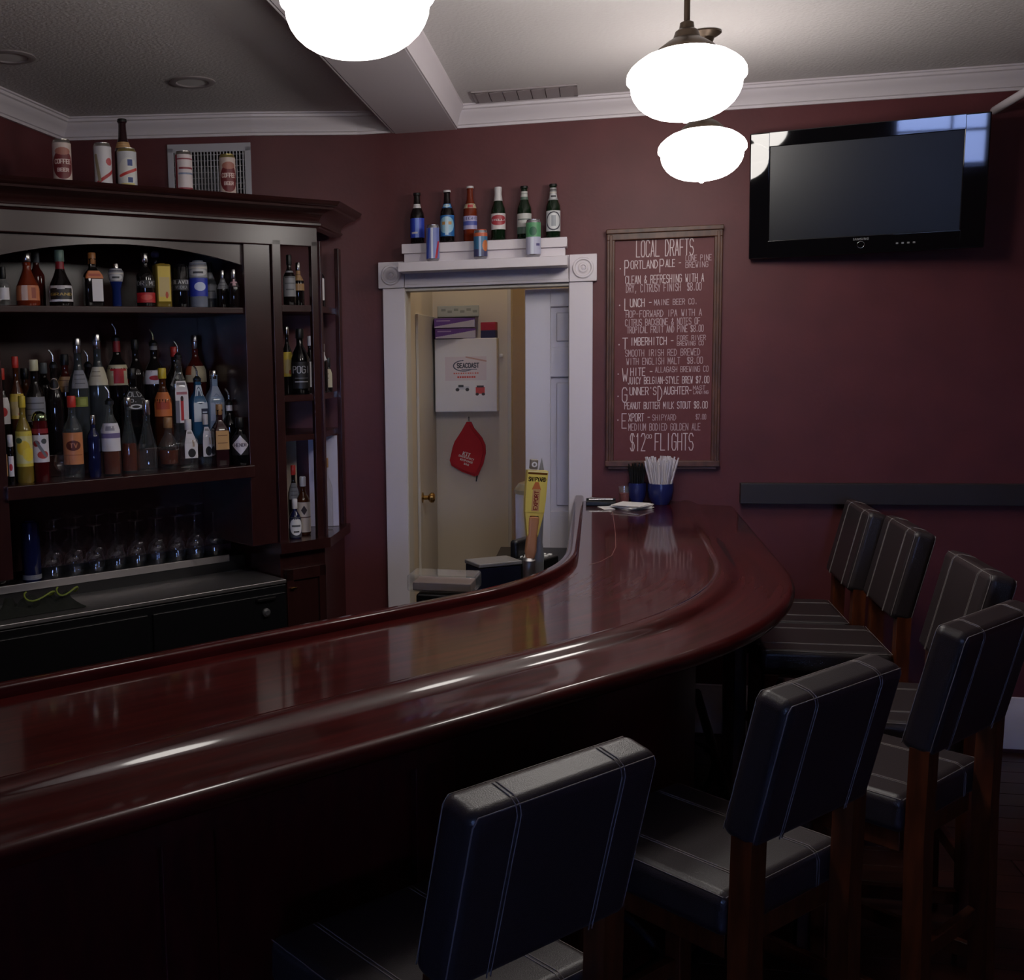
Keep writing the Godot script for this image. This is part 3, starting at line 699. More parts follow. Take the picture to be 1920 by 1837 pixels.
func liquor_bottle(row: Array, idx: int) -> void:
	var r: float = row[4]
	var h: float = row[5]
	var cap: String = row[8]
	var ch: float = {"none": 0.0, "spout": 0.056, "goldspout": 0.056, "silverneck": 0.026, "dome": r * 0.95, "lilac": 0.03, "silver": 0.019}.get(cap, 0.022)
	var hb := h - ch
	var rn := clampf(r * 0.36, 0.008, 0.0145)
	var shape: String = row[6]
	var sq := 0.75 if shape.begins_with("square") else 0.0
	var prof := bottle_profile(shape, r, hb, rn)
	var turn := 0.46 if sq > 0.0 else 0.2 + 0.07 * sin(idx * 2.4)
	var t := thing(row[0], row[10], "bottle", cab_pt(row[1], row[2], row[3]), turn, row[11])
	var b := MB.new()
	var neck_free := prof
	lathe(b, neck_free, 20, sq, Vector3.ZERO, Basis.IDENTITY, 0.0, TAU, 0.9)
	part("bottle_glass", b, M["g_" + row[7]], t)
	if row[7] == "amberclear":
		var ip := [Vector2(0, 0.006)]
		for p in prof:
			if p.x > 0.0 and p.y < hb * 0.42 and p.y > 0.0:
				ip.append(Vector2(p.x - 0.003, maxf(p.y, 0.006)))
		ip.append(Vector2(radius_at(prof, hb * 0.42) - 0.003, hb * 0.42))
		ip.append(Vector2(0, hb * 0.42))
		b = MB.new()
		lathe(b, ip, 18, sq)
		part("liquor", b, M.liquor, t)
	for l in row[9]:
		wrap_label(t, prof, l[0], minf(l[1], hb * 0.99), l[2], l[3], sq, l[4])
	make_cap(t, cap, hb, r, rn)

func drink_can(label: String, at: Vector3, turn: float, r: float, h: float, cell: String, lid: Material, body: Material, group: String) -> void:
	var t := thing("beer_can", label, "can", at, turn, group)
	var prof := [Vector2(0, 0.004), Vector2(r * 0.72, 0.003), Vector2(r * 0.78, 0), Vector2(r * 0.84, 0.003), Vector2(r, 0.011), Vector2(r, h - 0.013), Vector2(r * 0.86, h - 0.003)]
	var b := MB.new()
	lathe(b, prof, 24, 0.0, Vector3.ZERO, Basis.IDENTITY, 0.0, TAU, 0.9)
	part("can_body", b, body, t)
	b = MB.new()
	lathe(b, [Vector2(r * 0.86, h - 0.003), Vector2(r * 0.87, h), Vector2(r * 0.83, h), Vector2(r * 0.8, h - 0.004), Vector2(0, h - 0.004)], 24)
	part("lid", b, lid, t)
	wrap_label(t, prof, 0.012, h - 0.014, 150, cell, 0.0, 0.0, "printed_wrap")

func beer_bottle(label: String, at: Vector3, turn: float, r: float, h: float, gl: String, labs: Array, cap: String, group: String) -> void:
	var t := thing("beer_bottle", label, "bottle", at, turn, group)
	var prof := bottle_profile("beer", r, h - 0.004, r * 0.43)
	var b := MB.new()
	lathe(b, prof, 20, 0.0, Vector3.ZERO, Basis.IDENTITY, 0.0, TAU, 0.9)
	part("bottle_glass", b, M["g_" + gl], t)
	for l in labs:
		wrap_label(t, prof, h * l[0], h * l[1], l[2], l[3], 0.0)
	if cap == "foil":
		b = MB.new()
		lathe(b, [Vector2(r * 0.64, h * 0.74), Vector2(r * 0.5, h * 0.86), Vector2(r * 0.53, h * 0.97), Vector2(r * 0.5, h), Vector2(0, h)], 14)
		part("foil_neck", b, M.c_white, t)
	else:
		b = MB.new()
		lathe(b, [Vector2(r * 0.56, h * 0.962), Vector2(r * 0.57, h * 0.97), Vector2(r * 0.52, h), Vector2(0, h)], 14)
		part("cap", b, M["c_" + cap], t)

# stemware stored upside down on its rim
func wine_glass(at: Vector3, s: float, label: String, group: String) -> void:
	var t := thing("wine_glass", label, "glass", at, 0.0, group)
	var b := MB.new()
	lathe(b, [Vector2(0.030, 0), Vector2(0.032, 0.001), Vector2(0.038, 0.03 * s), Vector2(0.039, 0.05 * s), Vector2(0.032, 0.075 * s), Vector2(0.014, 0.09 * s), Vector2(0.004, 0.097 * s)], 18)
	part("bowl", b, M.wine_glass, t)
	b = MB.new()
	lathe(b, [Vector2(0.004, 0.096 * s), Vector2(0.0035, 0.13 * s), Vector2(0.004, 0.165 * s), Vector2(0.006, 0.168 * s)], 8)
	part("stem", b, M.wine_glass, t)
	b = MB.new()
	lathe(b, [Vector2(0.005, 0.167 * s), Vector2(0.031, 0.172 * s), Vector2(0.032, 0.174 * s), Vector2(0, 0.175 * s)], 18)
	part("foot", b, M.wine_glass, t)

# ------------------------------------------------------------------ furniture
func make_stool() -> Node3D:
	# local frame: z = away from the bar (to the sitter's back), origin on the floor under the seat
	var t := thing("bar_stool", "", "stool", Vector3.ZERO, 0.0, "bar stools along the counter")
	var W := 0.40
	var b := MB.new()
	rbox(b, Vector3(0, 0.645, -0.02), Vector3(W + 0.01, 0.09, 0.42), 0.024, 3)
	var seat := part("seat", b, M.leather, t)
	b = MB.new()
	for x in [-0.115, -0.107, 0.107, 0.115]:
		tube(b, [Vector3(x, 0.612, 0.1905), Vector3(x, 0.668, 0.1905), Vector3(x, 0.6835, 0.183), Vector3(x, 0.6905, 0.168), Vector3(x, 0.6905, -0.208), Vector3(x, 0.6835, -0.223), Vector3(x, 0.668, -0.2305), Vector3(x, 0.61, -0.2305)], 0.0013, 5)
	tube(b, [Vector3(-0.196, 0.684, 0.186), Vector3(0.196, 0.684, 0.186)], 0.0012, 5)
	for s in [-1.0, 1.0]:
		tube(b, [Vector3(s * 0.1985, 0.684, 0.182), Vector3(s * 0.1985, 0.684, -0.222)], 0.0012, 5)
	part("stitching", b, M.stitch, seat)
	# back: leans away from the bar
	var lean := Basis(Vector3.RIGHT, 0.235)
	var piv := Vector3(0, 0.80, 0.205)
	b = MB.new()
	rbox(b, piv + lean * Vector3(0, 0.1525, 0), Vector3(W, 0.305, 0.075), 0.022, 3, lean)
	var back := part("backrest", b, M.leather, t)
	b = MB.new()
	for x in [-0.115, -0.107, 0.107, 0.115]:
		var pts := []
		for q in [Vector2(0.006, 0.0375), Vector2(0.285, 0.0380), Vector2(0.299, 0.0315), Vector2(0.3055, 0.016), Vector2(0.3055, -0.016), Vector2(0.299, -0.0315), Vector2(0.285, -0.0380), Vector2(0.006, -0.0375)]:
			pts.append(piv + lean * Vector3(x, q.x, q.y))
		tube(b, pts, 0.0013, 5)
	for zz in [0.0315, -0.0315]:
		var pts := []
		for q in [Vector2(-0.194, 0.01), Vector2(-0.194, 0.285), Vector2(-0.186, 0.2985), Vector2(0.186, 0.2985), Vector2(0.194, 0.285), Vector2(0.194, 0.01)]:
			pts.append(piv + lean * Vector3(q.x, q.y, zz))
		tube(b, pts, 0.0013, 5)
	part("stitching", b, M.stitch, back)
	# legs
	for s in [-1.0, 1.0]:
		b = MB.new()
		rbox(b, Vector3(s * 0.174, 0.30, -0.195), Vector3(0.046, 0.60, 0.046), 0.004, 1)
		part("leg", b, M.stool_wood, t)
		b = MB.new()
		# rear leg: upright below the seat, leaning with the back above it
		var side := PackedVector2Array([Vector2(0.20, 0.0), Vector2(0.246, 0.0), Vector2(0.236, 0.60), Vector2(0.24, 0.812), Vector2(0.196, 0.812), Vector2(0.192, 0.60)])
		slab(b, side, -0.024, 0.024, Basis(Vector3(0, 0, 1), Vector3.UP, Vector3(-1, 0, 0)), Vector3(s * 0.174, 0, 0))
		part("leg", b, M.stool_wood, t)
		b = MB.new()
		rbox(b, Vector3(s * 0.174, 0.19, 0.01), Vector3(0.022, 0.04, 0.40), 0.003, 1)
		part("stretcher", b, M.stool_wood, t)
	for zz in [-0.195, 0.205]:
		b = MB.new()
		rbox(b, Vector3(0, 0.25 if zz < 0 else 0.30, zz), Vector3(0.31, 0.04, 0.022), 0.003, 1)
		part("stretcher", b, M.stool_wood, t)
	b = MB.new()
	rbox(b, Vector3(0, 0.575, -0.01), Vector3(0.36, 0.05, 0.37), 0.004, 1)
	part("seat_apron", b, M.stool_wood, t)
	return t

func pendant(at: Vector3, d: float, tip: float, label: String, energy: float) -> void:
	# at = point on the ceiling above the lamp
	var t := thing("pendant_lamp", label, "lamp", at, 0.0, "globe pendant lamps")
	var k := d / 0.36
	var y0 := tip - CEIL
	var kv := k * 0.9
	var top := y0 + 0.245 * kv
	var b := MB.new()
	lathe(b, [Vector2(0, -0.001), Vector2(0.058, -0.001), Vector2(0.058, -0.006), Vector2(0.05, -0.012), Vector2(0.035, -0.02), Vector2(0.03, -0.034), Vector2(0.022, -0.038), Vector2(0.012, -0.04)], 24)
	part("canopy", b, M.bronze, t)
	b = MB.new()
	tube(b, [Vector3(0, -0.02, 0), Vector3(0, top + 0.05, 0)], 0.0085, 10)
	part("stem", b, M.bronze, t)
	b = MB.new()
	lathe(b, [Vector2(0.009, top + 0.075), Vector2(0.018, top + 0.07), Vector2(0.02, top + 0.055), Vector2(0.03, top + 0.048), Vector2(0.036, top + 0.03), Vector2(0.05, top + 0.022), Vector2(0.086 * k, top + 0.004), Vector2(0.092 * k, top - 0.008), Vector2(0.088 * k, top - 0.012)], 28)
	part("fitter", b, M.bronze, t)
	b = MB.new()
	var pr := [Vector2(0, y0), Vector2(0.006 * k, y0 + 0.001), Vector2(0.012 * k, y0 + 0.007 * kv), Vector2(0.017 * k, y0 + 0.0125 * kv), Vector2(0.03 * k, y0 + 0.0135 * kv)]
	# bowl, rim ledge, sloping shoulder
	for i in range(1, 9):
		var a := PI / 2.0 * i / 8.0
		pr.append(Vector2((0.03 + 0.138 * sin(a)) * k, y0 + (0.0135 + 0.1185 * (1.0 - cos(a))) * kv))
	pr.append_array([Vector2(0.172 * k, y0 + 0.138 * kv), Vector2(0.179 * k, y0 + 0.146 * kv), Vector2(0.180 * k, y0 + 0.156 * kv), Vector2(0.178 * k, y0 + 0.172 * kv), Vector2(0.168 * k, y0 + 0.190 * kv), Vector2(0.150 * k, y0 + 0.208 * kv), Vector2(0.125 * k, y0 + 0.226 * kv), Vector2(0.100 * k, y0 + 0.236 * kv), Vector2(0.086 * k, y0 + 0.242 * kv), Vector2(0.082 * k, y0 + 0.245 * kv)])
	lathe(b, pr, 40, 0.0, Vector3.ZERO, Basis.IDENTITY, 0.0, TAU, 0.9)
	part("globe", b, M.globe, t, "glowing opal glass globe")
	var l := OmniLight3D.new()
	l.name = "bulb_light"
	l.position = Vector3(0, y0 + 0.135 * kv, 0)
	l.light_color = Color(1.0, 0.972, 0.95)
	l.light_energy = energy
	l.light_size = 0.1
	l.omni_range = 14.0
	l.omni_attenuation = 2.0
	l.shadow_enabled = true
	t.add_child(l)

# ------------------------------------------------------------------ the place
func _ready() -> void:
	# camera: 1.715 m above the floor, looking slightly down, lens shifted sideways
	var cam := Camera3D.new()
	cam.name = "camera"
	cam.projection = Camera3D.PROJECTION_FRUSTUM
	cam.near = 0.1
	cam.far = 60.0
	cam.size = 0.1 * 1837.0 / 2071.4
	cam.frustum_offset = Vector2(0.1 * (960.0 - 644.7) / 2071.4, -0.1 * (918.5 - 910.7) / 2071.4)
	add_child(cam)
	cam.transform = Transform3D(Basis(Vector3.RIGHT, -0.1167) * Basis(Vector3.BACK, -0.0221), Vector3(0, 1.715, 0))
	cam.current = true
	# dusk sky, seen only through the window behind the camera
	var we := WorldEnvironment.new()
	we.name = "world_environment"
	var env := Environment.new()
	env.background_mode = Environment.BG_SKY
	var sky := Sky.new()
	var sm := ProceduralSkyMaterial.new()
	sm.sky_top_color = Color(0.42, 0.53, 0.84)
	sm.sky_horizon_color = Color(0.62, 0.72, 0.95)
	sm.ground_bottom_color = Color(0.3, 0.34, 0.46)
	sm.ground_horizon_color = Color(0.62, 0.72, 0.95)
	sm.sky_energy_multiplier = 5.4
	sm.ground_energy_multiplier = 5.4
	sky.sky_material = sm
	env.sky = sky
	env.tonemap_mode = Environment.TONE_MAPPER_LINEAR
	env.tonemap_exposure = 0.94
	env.sdfgi_enabled = true
	env.ssao_enabled = true
	env.ssil_enabled = true
	we.environment = env
	add_child(we)

	materials()
	make_atlas()
	room()
	doorway()
	back_room()
	ceiling_things()
	var e := 0.06
	pendant(Vector3(0.052, CEIL, -2.51), 0.338, 2.357, "large glowing globe pendant lamp cut by the top edge", e)
	pendant(Vector3(0.955, CEIL, -3.11), 0.316, 2.326, "globe pendant lamp with bronze fitter, higher of the two stacked", e)
	pendant(Vector3(1.262, CEIL, -3.92), 0.295, 2.283, "farther globe pendant lamp just left of the television", e)
	bar()
	cabinet()
	cooler()
	for i in BOTTLES.size():
		liquor_bottle(BOTTLES[i], i)
	side_bottles()
	glasses()
	cans_on_cabinet()
	ledge_drinks()
	menu_board()
	television()
	stools()
	bar_things()
	behind_bar()

func room() -> void:
	var right := Vector3(cos(YA), 0, -sin(YA))
	var out := Vector3(sin(YA), 0, cos(YA))
	var T := 0.12
	# floor: boards along the wall, two tones
	var b := MB.new()
	rbox(b, Vector3(0.6, -0.06, -2.6), Vector3(9.4, 0.1, 12.6), 0.002, 1)
	var fl := struct("floor", b, M.floor, "dark red-brown wooden floor")
	var k := 0
	var bm := []
	for v in 2:
		b = MB.new()
		rbox(b, Vector3(0, -0.005, 0), Vector3(3.0, 0.012, 0.118), 0.002, 1)
		bm.append(b.mesh())
	for i in 30:
		for j in 2:
			var o := part("floorboard", bm[(i * 3 + j * 2 + i / 4) % 2], M.floor if (i * 7 + j * 3) % 5 < 3 else M.floor_alt, fl)
			o.position = wall_pt(1.0 + j * 3.004 - 0.9 * (i % 3), 0.0, 0.06 + i * 0.12)
			o.rotation.y = YA
	b = MB.new()
	rbox(b, Vector3(0.6, CEIL + 0.06, -2.6), Vector3(9.4, 0.12, 12.6), 0.002, 1)
	struct("ceiling", b, M.ceiling, "pale stippled plaster ceiling")
	# back wall, in the frame of the wall: door opening from 0.305 to 1.029
	b = MB.new()
	rbox(b, Vector3(0.667, (2.012 + CEIL) / 2, -T / 2), Vector3(0.724, CEIL - 2.012, T), 0.0001, 1)
	rbox(b, Vector3((1.029 + 4.6) / 2, CEIL / 2, -T / 2), Vector3(4.6 - 1.029, CEIL, T), 0.0001, 1)
	struct("wall_back", b, M.wall, "maroon painted back wall with the door and television", P0, YA)
	# left stretch of the back wall: turns a little in a soft curve beside the door
	var bend := wall_pt(0.0, 0, 0)
	var dl := Vector3(cos(YL), 0, -sin(YL))
	var corner := wall_pt(0.387, 0, 0) - dl * 1.60
	var lp := [wall_pt(0.305, 0, 0), wall_pt(0.26, 0, 0), wall_pt(0.225, 0, 0)]
	var e1 := wall_pt(0.387, 0, 0) - dl * 0.75
	var q0 := wall_pt(0.20, 0, 0)
	for i in 13:
		var f := i / 12.0
		lp.append(q0.lerp(wall_pt(-0.02, 0, 0.006), f).lerp(wall_pt(-0.02, 0, 0.006).lerp(e1, f), f))
	lp.append(wall_pt(0.387, 0, 0) - dl * 0.785)
	b = MB.new()
	sweep(b, lp, [Vector2(0, 0), Vector2(0, CEIL), Vector2(T, CEIL), Vector2(T, 0)], 1.0, true)
	# straight stretch with the opening of the return-air duct (0.785 .. 1.103 along, 2.398 .. 2.642 high)
	var lb := Basis(Vector3.UP, YL)
	var lo := wall_pt(0.387, 0, 0)
	rbox(b, lo + lb * Vector3(-0.944, 2.398 / 2, -T / 2), Vector3(0.318, 2.398, T), 0.0001, 1, lb)
	rbox(b, lo + lb * Vector3(-0.944, (2.642 + CEIL) / 2, -T / 2), Vector3(0.318, CEIL - 2.642, T), 0.0001, 1, lb)
	rbox(b, lo + lb * Vector3(-1.3765, CEIL / 2, -T / 2), Vector3(0.547, CEIL, T), 0.0001, 1, lb)
	struct("wall_back_left", b, M.wall, "maroon wall behind the corner cabinet")
	# left wall runs from the corner towards the viewer
	b = MB.new()
	rbox(b, Vector3(-T / 2, CEIL / 2, 4.2), Vector3(T, CEIL, 8.8), 0.001, 1)
	struct("wall_left", b, M.wall, "maroon left wall", corner, YA)
	b = MB.new()
	rbox(b, Vector3(T / 2, CEIL / 2, 4.2), Vector3(T, CEIL, 9.2), 0.001, 1)
	struct("wall_right", b, M.wall, "maroon right wall", wall_pt(4.3, 0, 0), YA)
	# wall behind the viewer, with a small high window
	var zf := 3.0
	var wx0 := -0.72
	var wx1 := 0.18
	var wy0 := 1.42
	var wy1 := 2.02
	var wc := (wx0 + wx1) / 2
	b = MB.new()
	rbox(b, Vector3((-4.2 + wx0) / 2, CEIL / 2, zf + T / 2), Vector3(wx0 + 4.2, CEIL, T), 0.0001, 1)
	rbox(b, Vector3((wx1 + 4.6) / 2, CEIL / 2, zf + T / 2), Vector3(4.6 - wx1, CEIL, T), 0.0001, 1)
	rbox(b, Vector3(wc, wy0 / 2, zf + T / 2), Vector3(wx1 - wx0, wy0, T), 0.0001, 1)
	rbox(b, Vector3(wc, (wy1 + CEIL) / 2, zf + T / 2), Vector3(wx1 - wx0, CEIL - wy1, T), 0.0001, 1)
	struct("wall_front", b, M.wall, "maroon wall behind the viewer")
	b = MB.new()
	rbox(b, Vector3(wc, (wy0 + wy1) / 2, zf + 0.05), Vector3(wx1 - wx0, wy1 - wy0, 0.006), 0.001, 1)
	var win := struct("window_1", b, M.pane, "window behind the viewer")
	b = MB.new()
	for q in [[wx0 + 0.02, 0.04], [wx1 - 0.02, 0.04], [wc + 0.1, 0.02]]:
		rbox(b, Vector3(q[0], (wy0 + wy1) / 2, zf + 0.05), Vector3(q[1], wy1 - wy0, 0.04), 0.003, 1)
	for y in [wy0 + 0.02, wy1 - 0.02, wy0 + 0.34]:
		rbox(b, Vector3(wc, y, zf + 0.05), Vector3(wx1 - wx0, 0.03, 0.038), 0.003, 1)
	part("window_frame", b, M.trim, win)
	# crown moulding round the room
	var cp := [Vector2(0, -0.09), Vector2(0.012, -0.09), Vector2(0.014, -0.08), Vector2(0.02, -0.077), Vector2(0.022, -0.07), Vector2(0.027, -0.058), Vector2(0.036, -0.045), Vector2(0.048, -0.033), Vector2(0.052, -0.022), Vector2(0.06, -0.018), Vector2(0.062, -0.008), Vector2(0.07, -0.006), Vector2(0.07, 0.0)]
	b = MB.new()
	var U := Vector3.UP * CEIL
	sweep(b, [wall_pt(4.29, 0, 0) + U, wall_pt(0.535, 0, 0) + U], cp, -1.0)
	struct("trim_1", b, M.trim, "white crown moulding on the back wall")
	b = MB.new()
	sweep(b, [wall_pt(0.30, 0, 0) + U, wall_pt(0.10, 0, 0.01) + U, wall_pt(0.387, 0, 0) - dl * 0.75 + U, corner + U, corner + out * 8.3 + U], cp, -1.0)
	struct("trim_2", b, M.trim, "white crown moulding over the corner cabinet")
	# ceiling beam with its own moulding
	b = MB.new()
	rbox(b, Vector3(0.407, CEIL - 0.046, 3.9), Vector3(0.276, 0.094, 7.9), 0.003, 1)
	var beam := struct("trim_3", b, M.trim, "white boxed ceiling beam", P0, YA)
	b = MB.new()
	var bp := [Vector2(0, -0.092), Vector2(0.006, -0.092), Vector2(0.008, -0.07), Vector2(0.018, -0.04), Vector2(0.03, -0.02), Vector2(0.036, -0.012), Vector2(0.036, 0)]
	sweep(b, [Vector3(0.545, CEIL, 0.02), Vector3(0.545, CEIL, 7.8)], bp, -1.0)
	part("beam_moulding", b, M.trim, beam)
	b = MB.new()
	sweep(b, [Vector3(0.269, CEIL, 7.8), Vector3(0.269, CEIL, 0.02)], [Vector2(0, -0.094), Vector2(0.007, -0.094), Vector2(0.008, -0.082), Vector2(0, -0.08)], -1.0)
	part("beam_moulding", b, M.trim, beam)
	# baseboard
	b = MB.new()
	var bb := [Vector2(0, 0.02), Vector2(0.016, 0.02), Vector2(0.016, 0.2), Vector2(0.013, 0.206), Vector2(0.013, 0.214), Vector2(0.009, 0.222), Vector2(0.007, 0.236), Vector2(0, 0.24)]
	sweep(b, [wall_pt(4.29, 0, 0), wall_pt(1.14, 0, 0)], bb, -1.0)
	struct("baseboard_back", b, M.trim, "tall white baseboard under the back wall")
	# dark drink ledge board on the back wall
	b = MB.new()
	rbox(b, Vector3(2.95, 1.0945, 0.02), Vector3(2.4, 0.088, 0.04), 0.003, 1)
	struct("trim_4", b, M.ledge, "dark grey wooden rail board across the back wall", P0, YA)
	b = MB.new()
	tube(b, [Vector3(2.68, 2.625, 0.0), Vector3(2.68, 2.625, 1.6)], 0.016, 10)
	struct("trim_5", b, M.trim, "white conduit above the right end of the television", P0, YA)

func doorway() -> void:
	# casing, in the frame of the back wall
	var cas := [[0.204, 0.305, "left"], [1.029, 1.130, "right"]]
	var parent: MeshInstance3D
	for i in 2:
		var b := MB.new()
		var x0: float = cas[i][0]
		var w := 0.101
		slab_profile(b, x0, w, 0.0, 2.014)
		parent = struct("trim_%d" % (6 + i), b, M.trim, "white door casing board on the %s of the doorway" % cas[i][2], P0, YA)
	var b := MB.new()
	rbox(b, Vector3(0.667, 2.072, 0.011), Vector3(0.724, 0.116, 0.022), 0.003, 1)
	rbox(b, Vector3(0.667, 2.021, 0.014), Vector3(0.724, 0.014, 0.028), 0.003, 1)
	struct("trim_8", b, M.trim, "white head casing above the doorway", P0, YA)
	for x in [0.2455, 1.0885]:
		b = MB.new()
		rbox(b, Vector3(x, 2.072, 0.016), Vector3(0.117, 0.116, 0.032), 0.003, 1)
		var o := struct("trim_9" if x < 0.5 else "trim_10", b, M.trim, "white square corner block with round rosette", P0, YA)
		b = MB.new()
		lathe(b, [Vector2(0.046, 0), Vector2(0.046, 0.003), Vector2(0.042, 0.007), Vector2(0.036, 0.007), Vector2(0.032, 0.002), Vector2(0.026, 0.001), Vector2(0.021, 0.003), Vector2(0.018, 0.006), Vector2(0.013, 0.006), Vector2(0.010, 0.002), Vector2(0.006, 0.004), Vector2(0, 0.006)], 28, 0.0, Vector3(x, 2.072, 0.0315), Basis(Vector3.RIGHT, PI / 2))
		part("rosette", b, M.trim, o)
	# jamb lining
	b = MB.new()
	rbox(b, Vector3(0.299, 1.0, -0.06), Vector3(0.016, 2.0, 0.13), 0.001, 1)
	rbox(b, Vector3(1.035, 1.0, -0.06), Vector3(0.016, 2.0, 0.13), 0.001, 1)
	rbox(b, Vector3(0.667, 2.008, -0.06), Vector3(0.724, 0.016, 0.13), 0.001, 1)
	struct("trim_11", b, M.hall_door, "painted jamb lining inside the doorway", P0, YA)
	# stepped white display ledge over the door
	var t := thing("display_ledge", "white stepped wooden ledge over the doorway holding beer bottles", "shelf", P0, YA)
	b = MB.new()
	rbox(b, Vector3(0.6645, 2.095, 0.097), Vector3(0.723, 0.04, 0.15), 0.002, 1)
	part("lower_shelf", b, M.trim, t)
	b = MB.new()
	rbox(b, Vector3(0.664, 2.137, 0.038), Vector3(0.70, 0.045, 0.074), 0.002, 1)
	part("riser", b, M.trim, t)
	b = MB.new()
	rbox(b, Vector3(0.664, 2.1795, 0.046), Vector3(0.716, 0.041, 0.09), 0.002, 1)
	part("upper_shelf", b, M.trim, t)
	# six-panel door leaf standing half across the opening, behind the wall
	t = thing("panel_door", "white six-panel door standing half open in the doorway", "door", P0, YA)
	var z := -0.145
	var x0 := 0.829
	var x1 := 1.52
	b = MB.new()
	rbox(b, Vector3((x0 + x1) / 2, 1.0, z - 0.016), Vector3(x1 - x0, 1.99, 0.016), 0.001, 1)
	part("door_core", b, M.leaf, t)
	for q in [[x0, x0 + 0.115, 0.01, 1.998], [x0 + 0.29, x0 + 0.40, 0.01, 1.998], [x1 - 0.115, x1, 0.01, 1.998]]:
		b = MB.new()
		rbox(b, Vector3((q[0] + q[1]) / 2, (q[2] + q[3]) / 2, z), Vector3(q[1] - q[0], q[3] - q[2], 0.022), 0.004, 1)
		part("stile", b, M.leaf, t)
	for q in [[0.01, 0.24], [0.745, 0.985], [1.60, 1.735], [1.915, 1.998]]:
		for c in [[x0 + 0.115, x0 + 0.29], [x0 + 0.40, x1 - 0.115]]:
			b = MB.new()
			rbox(b, Vector3((c[0] + c[1]) / 2, (q[0] + q[1]) / 2, z), Vector3(c[1] - c[0] + 0.004, q[1] - q[0], 0.021), 0.004, 1)
			part("rail", b, M.leaf, t)
	for q in [[0.24, 0.745], [0.985, 1.60], [1.735, 1.915]]:
		for c in [[x0 + 0.115, x0 + 0.29], [x0 + 0.40, x1 - 0.115]]:
			b = MB.new()
			rbox(b, Vector3((c[0] + c[1]) / 2, (q[0] + q[1]) / 2, z - 0.006), Vector3(c[1] - c[0] - 0.05, q[1] - q[0] - 0.05, 0.016), 0.006, 1)
			part("raised_panel", b, M.leaf, t)

func slab_profile(b: MB, x0: float, w: float, y0: float, y1: float) -> void:
	# flat casing board with a slightly raised outer edge
	rbox(b, Vector3(x0 + w / 2, (y0 + y1) / 2, 0.010), Vector3(w, y1 - y0, 0.020), 0.003, 1)

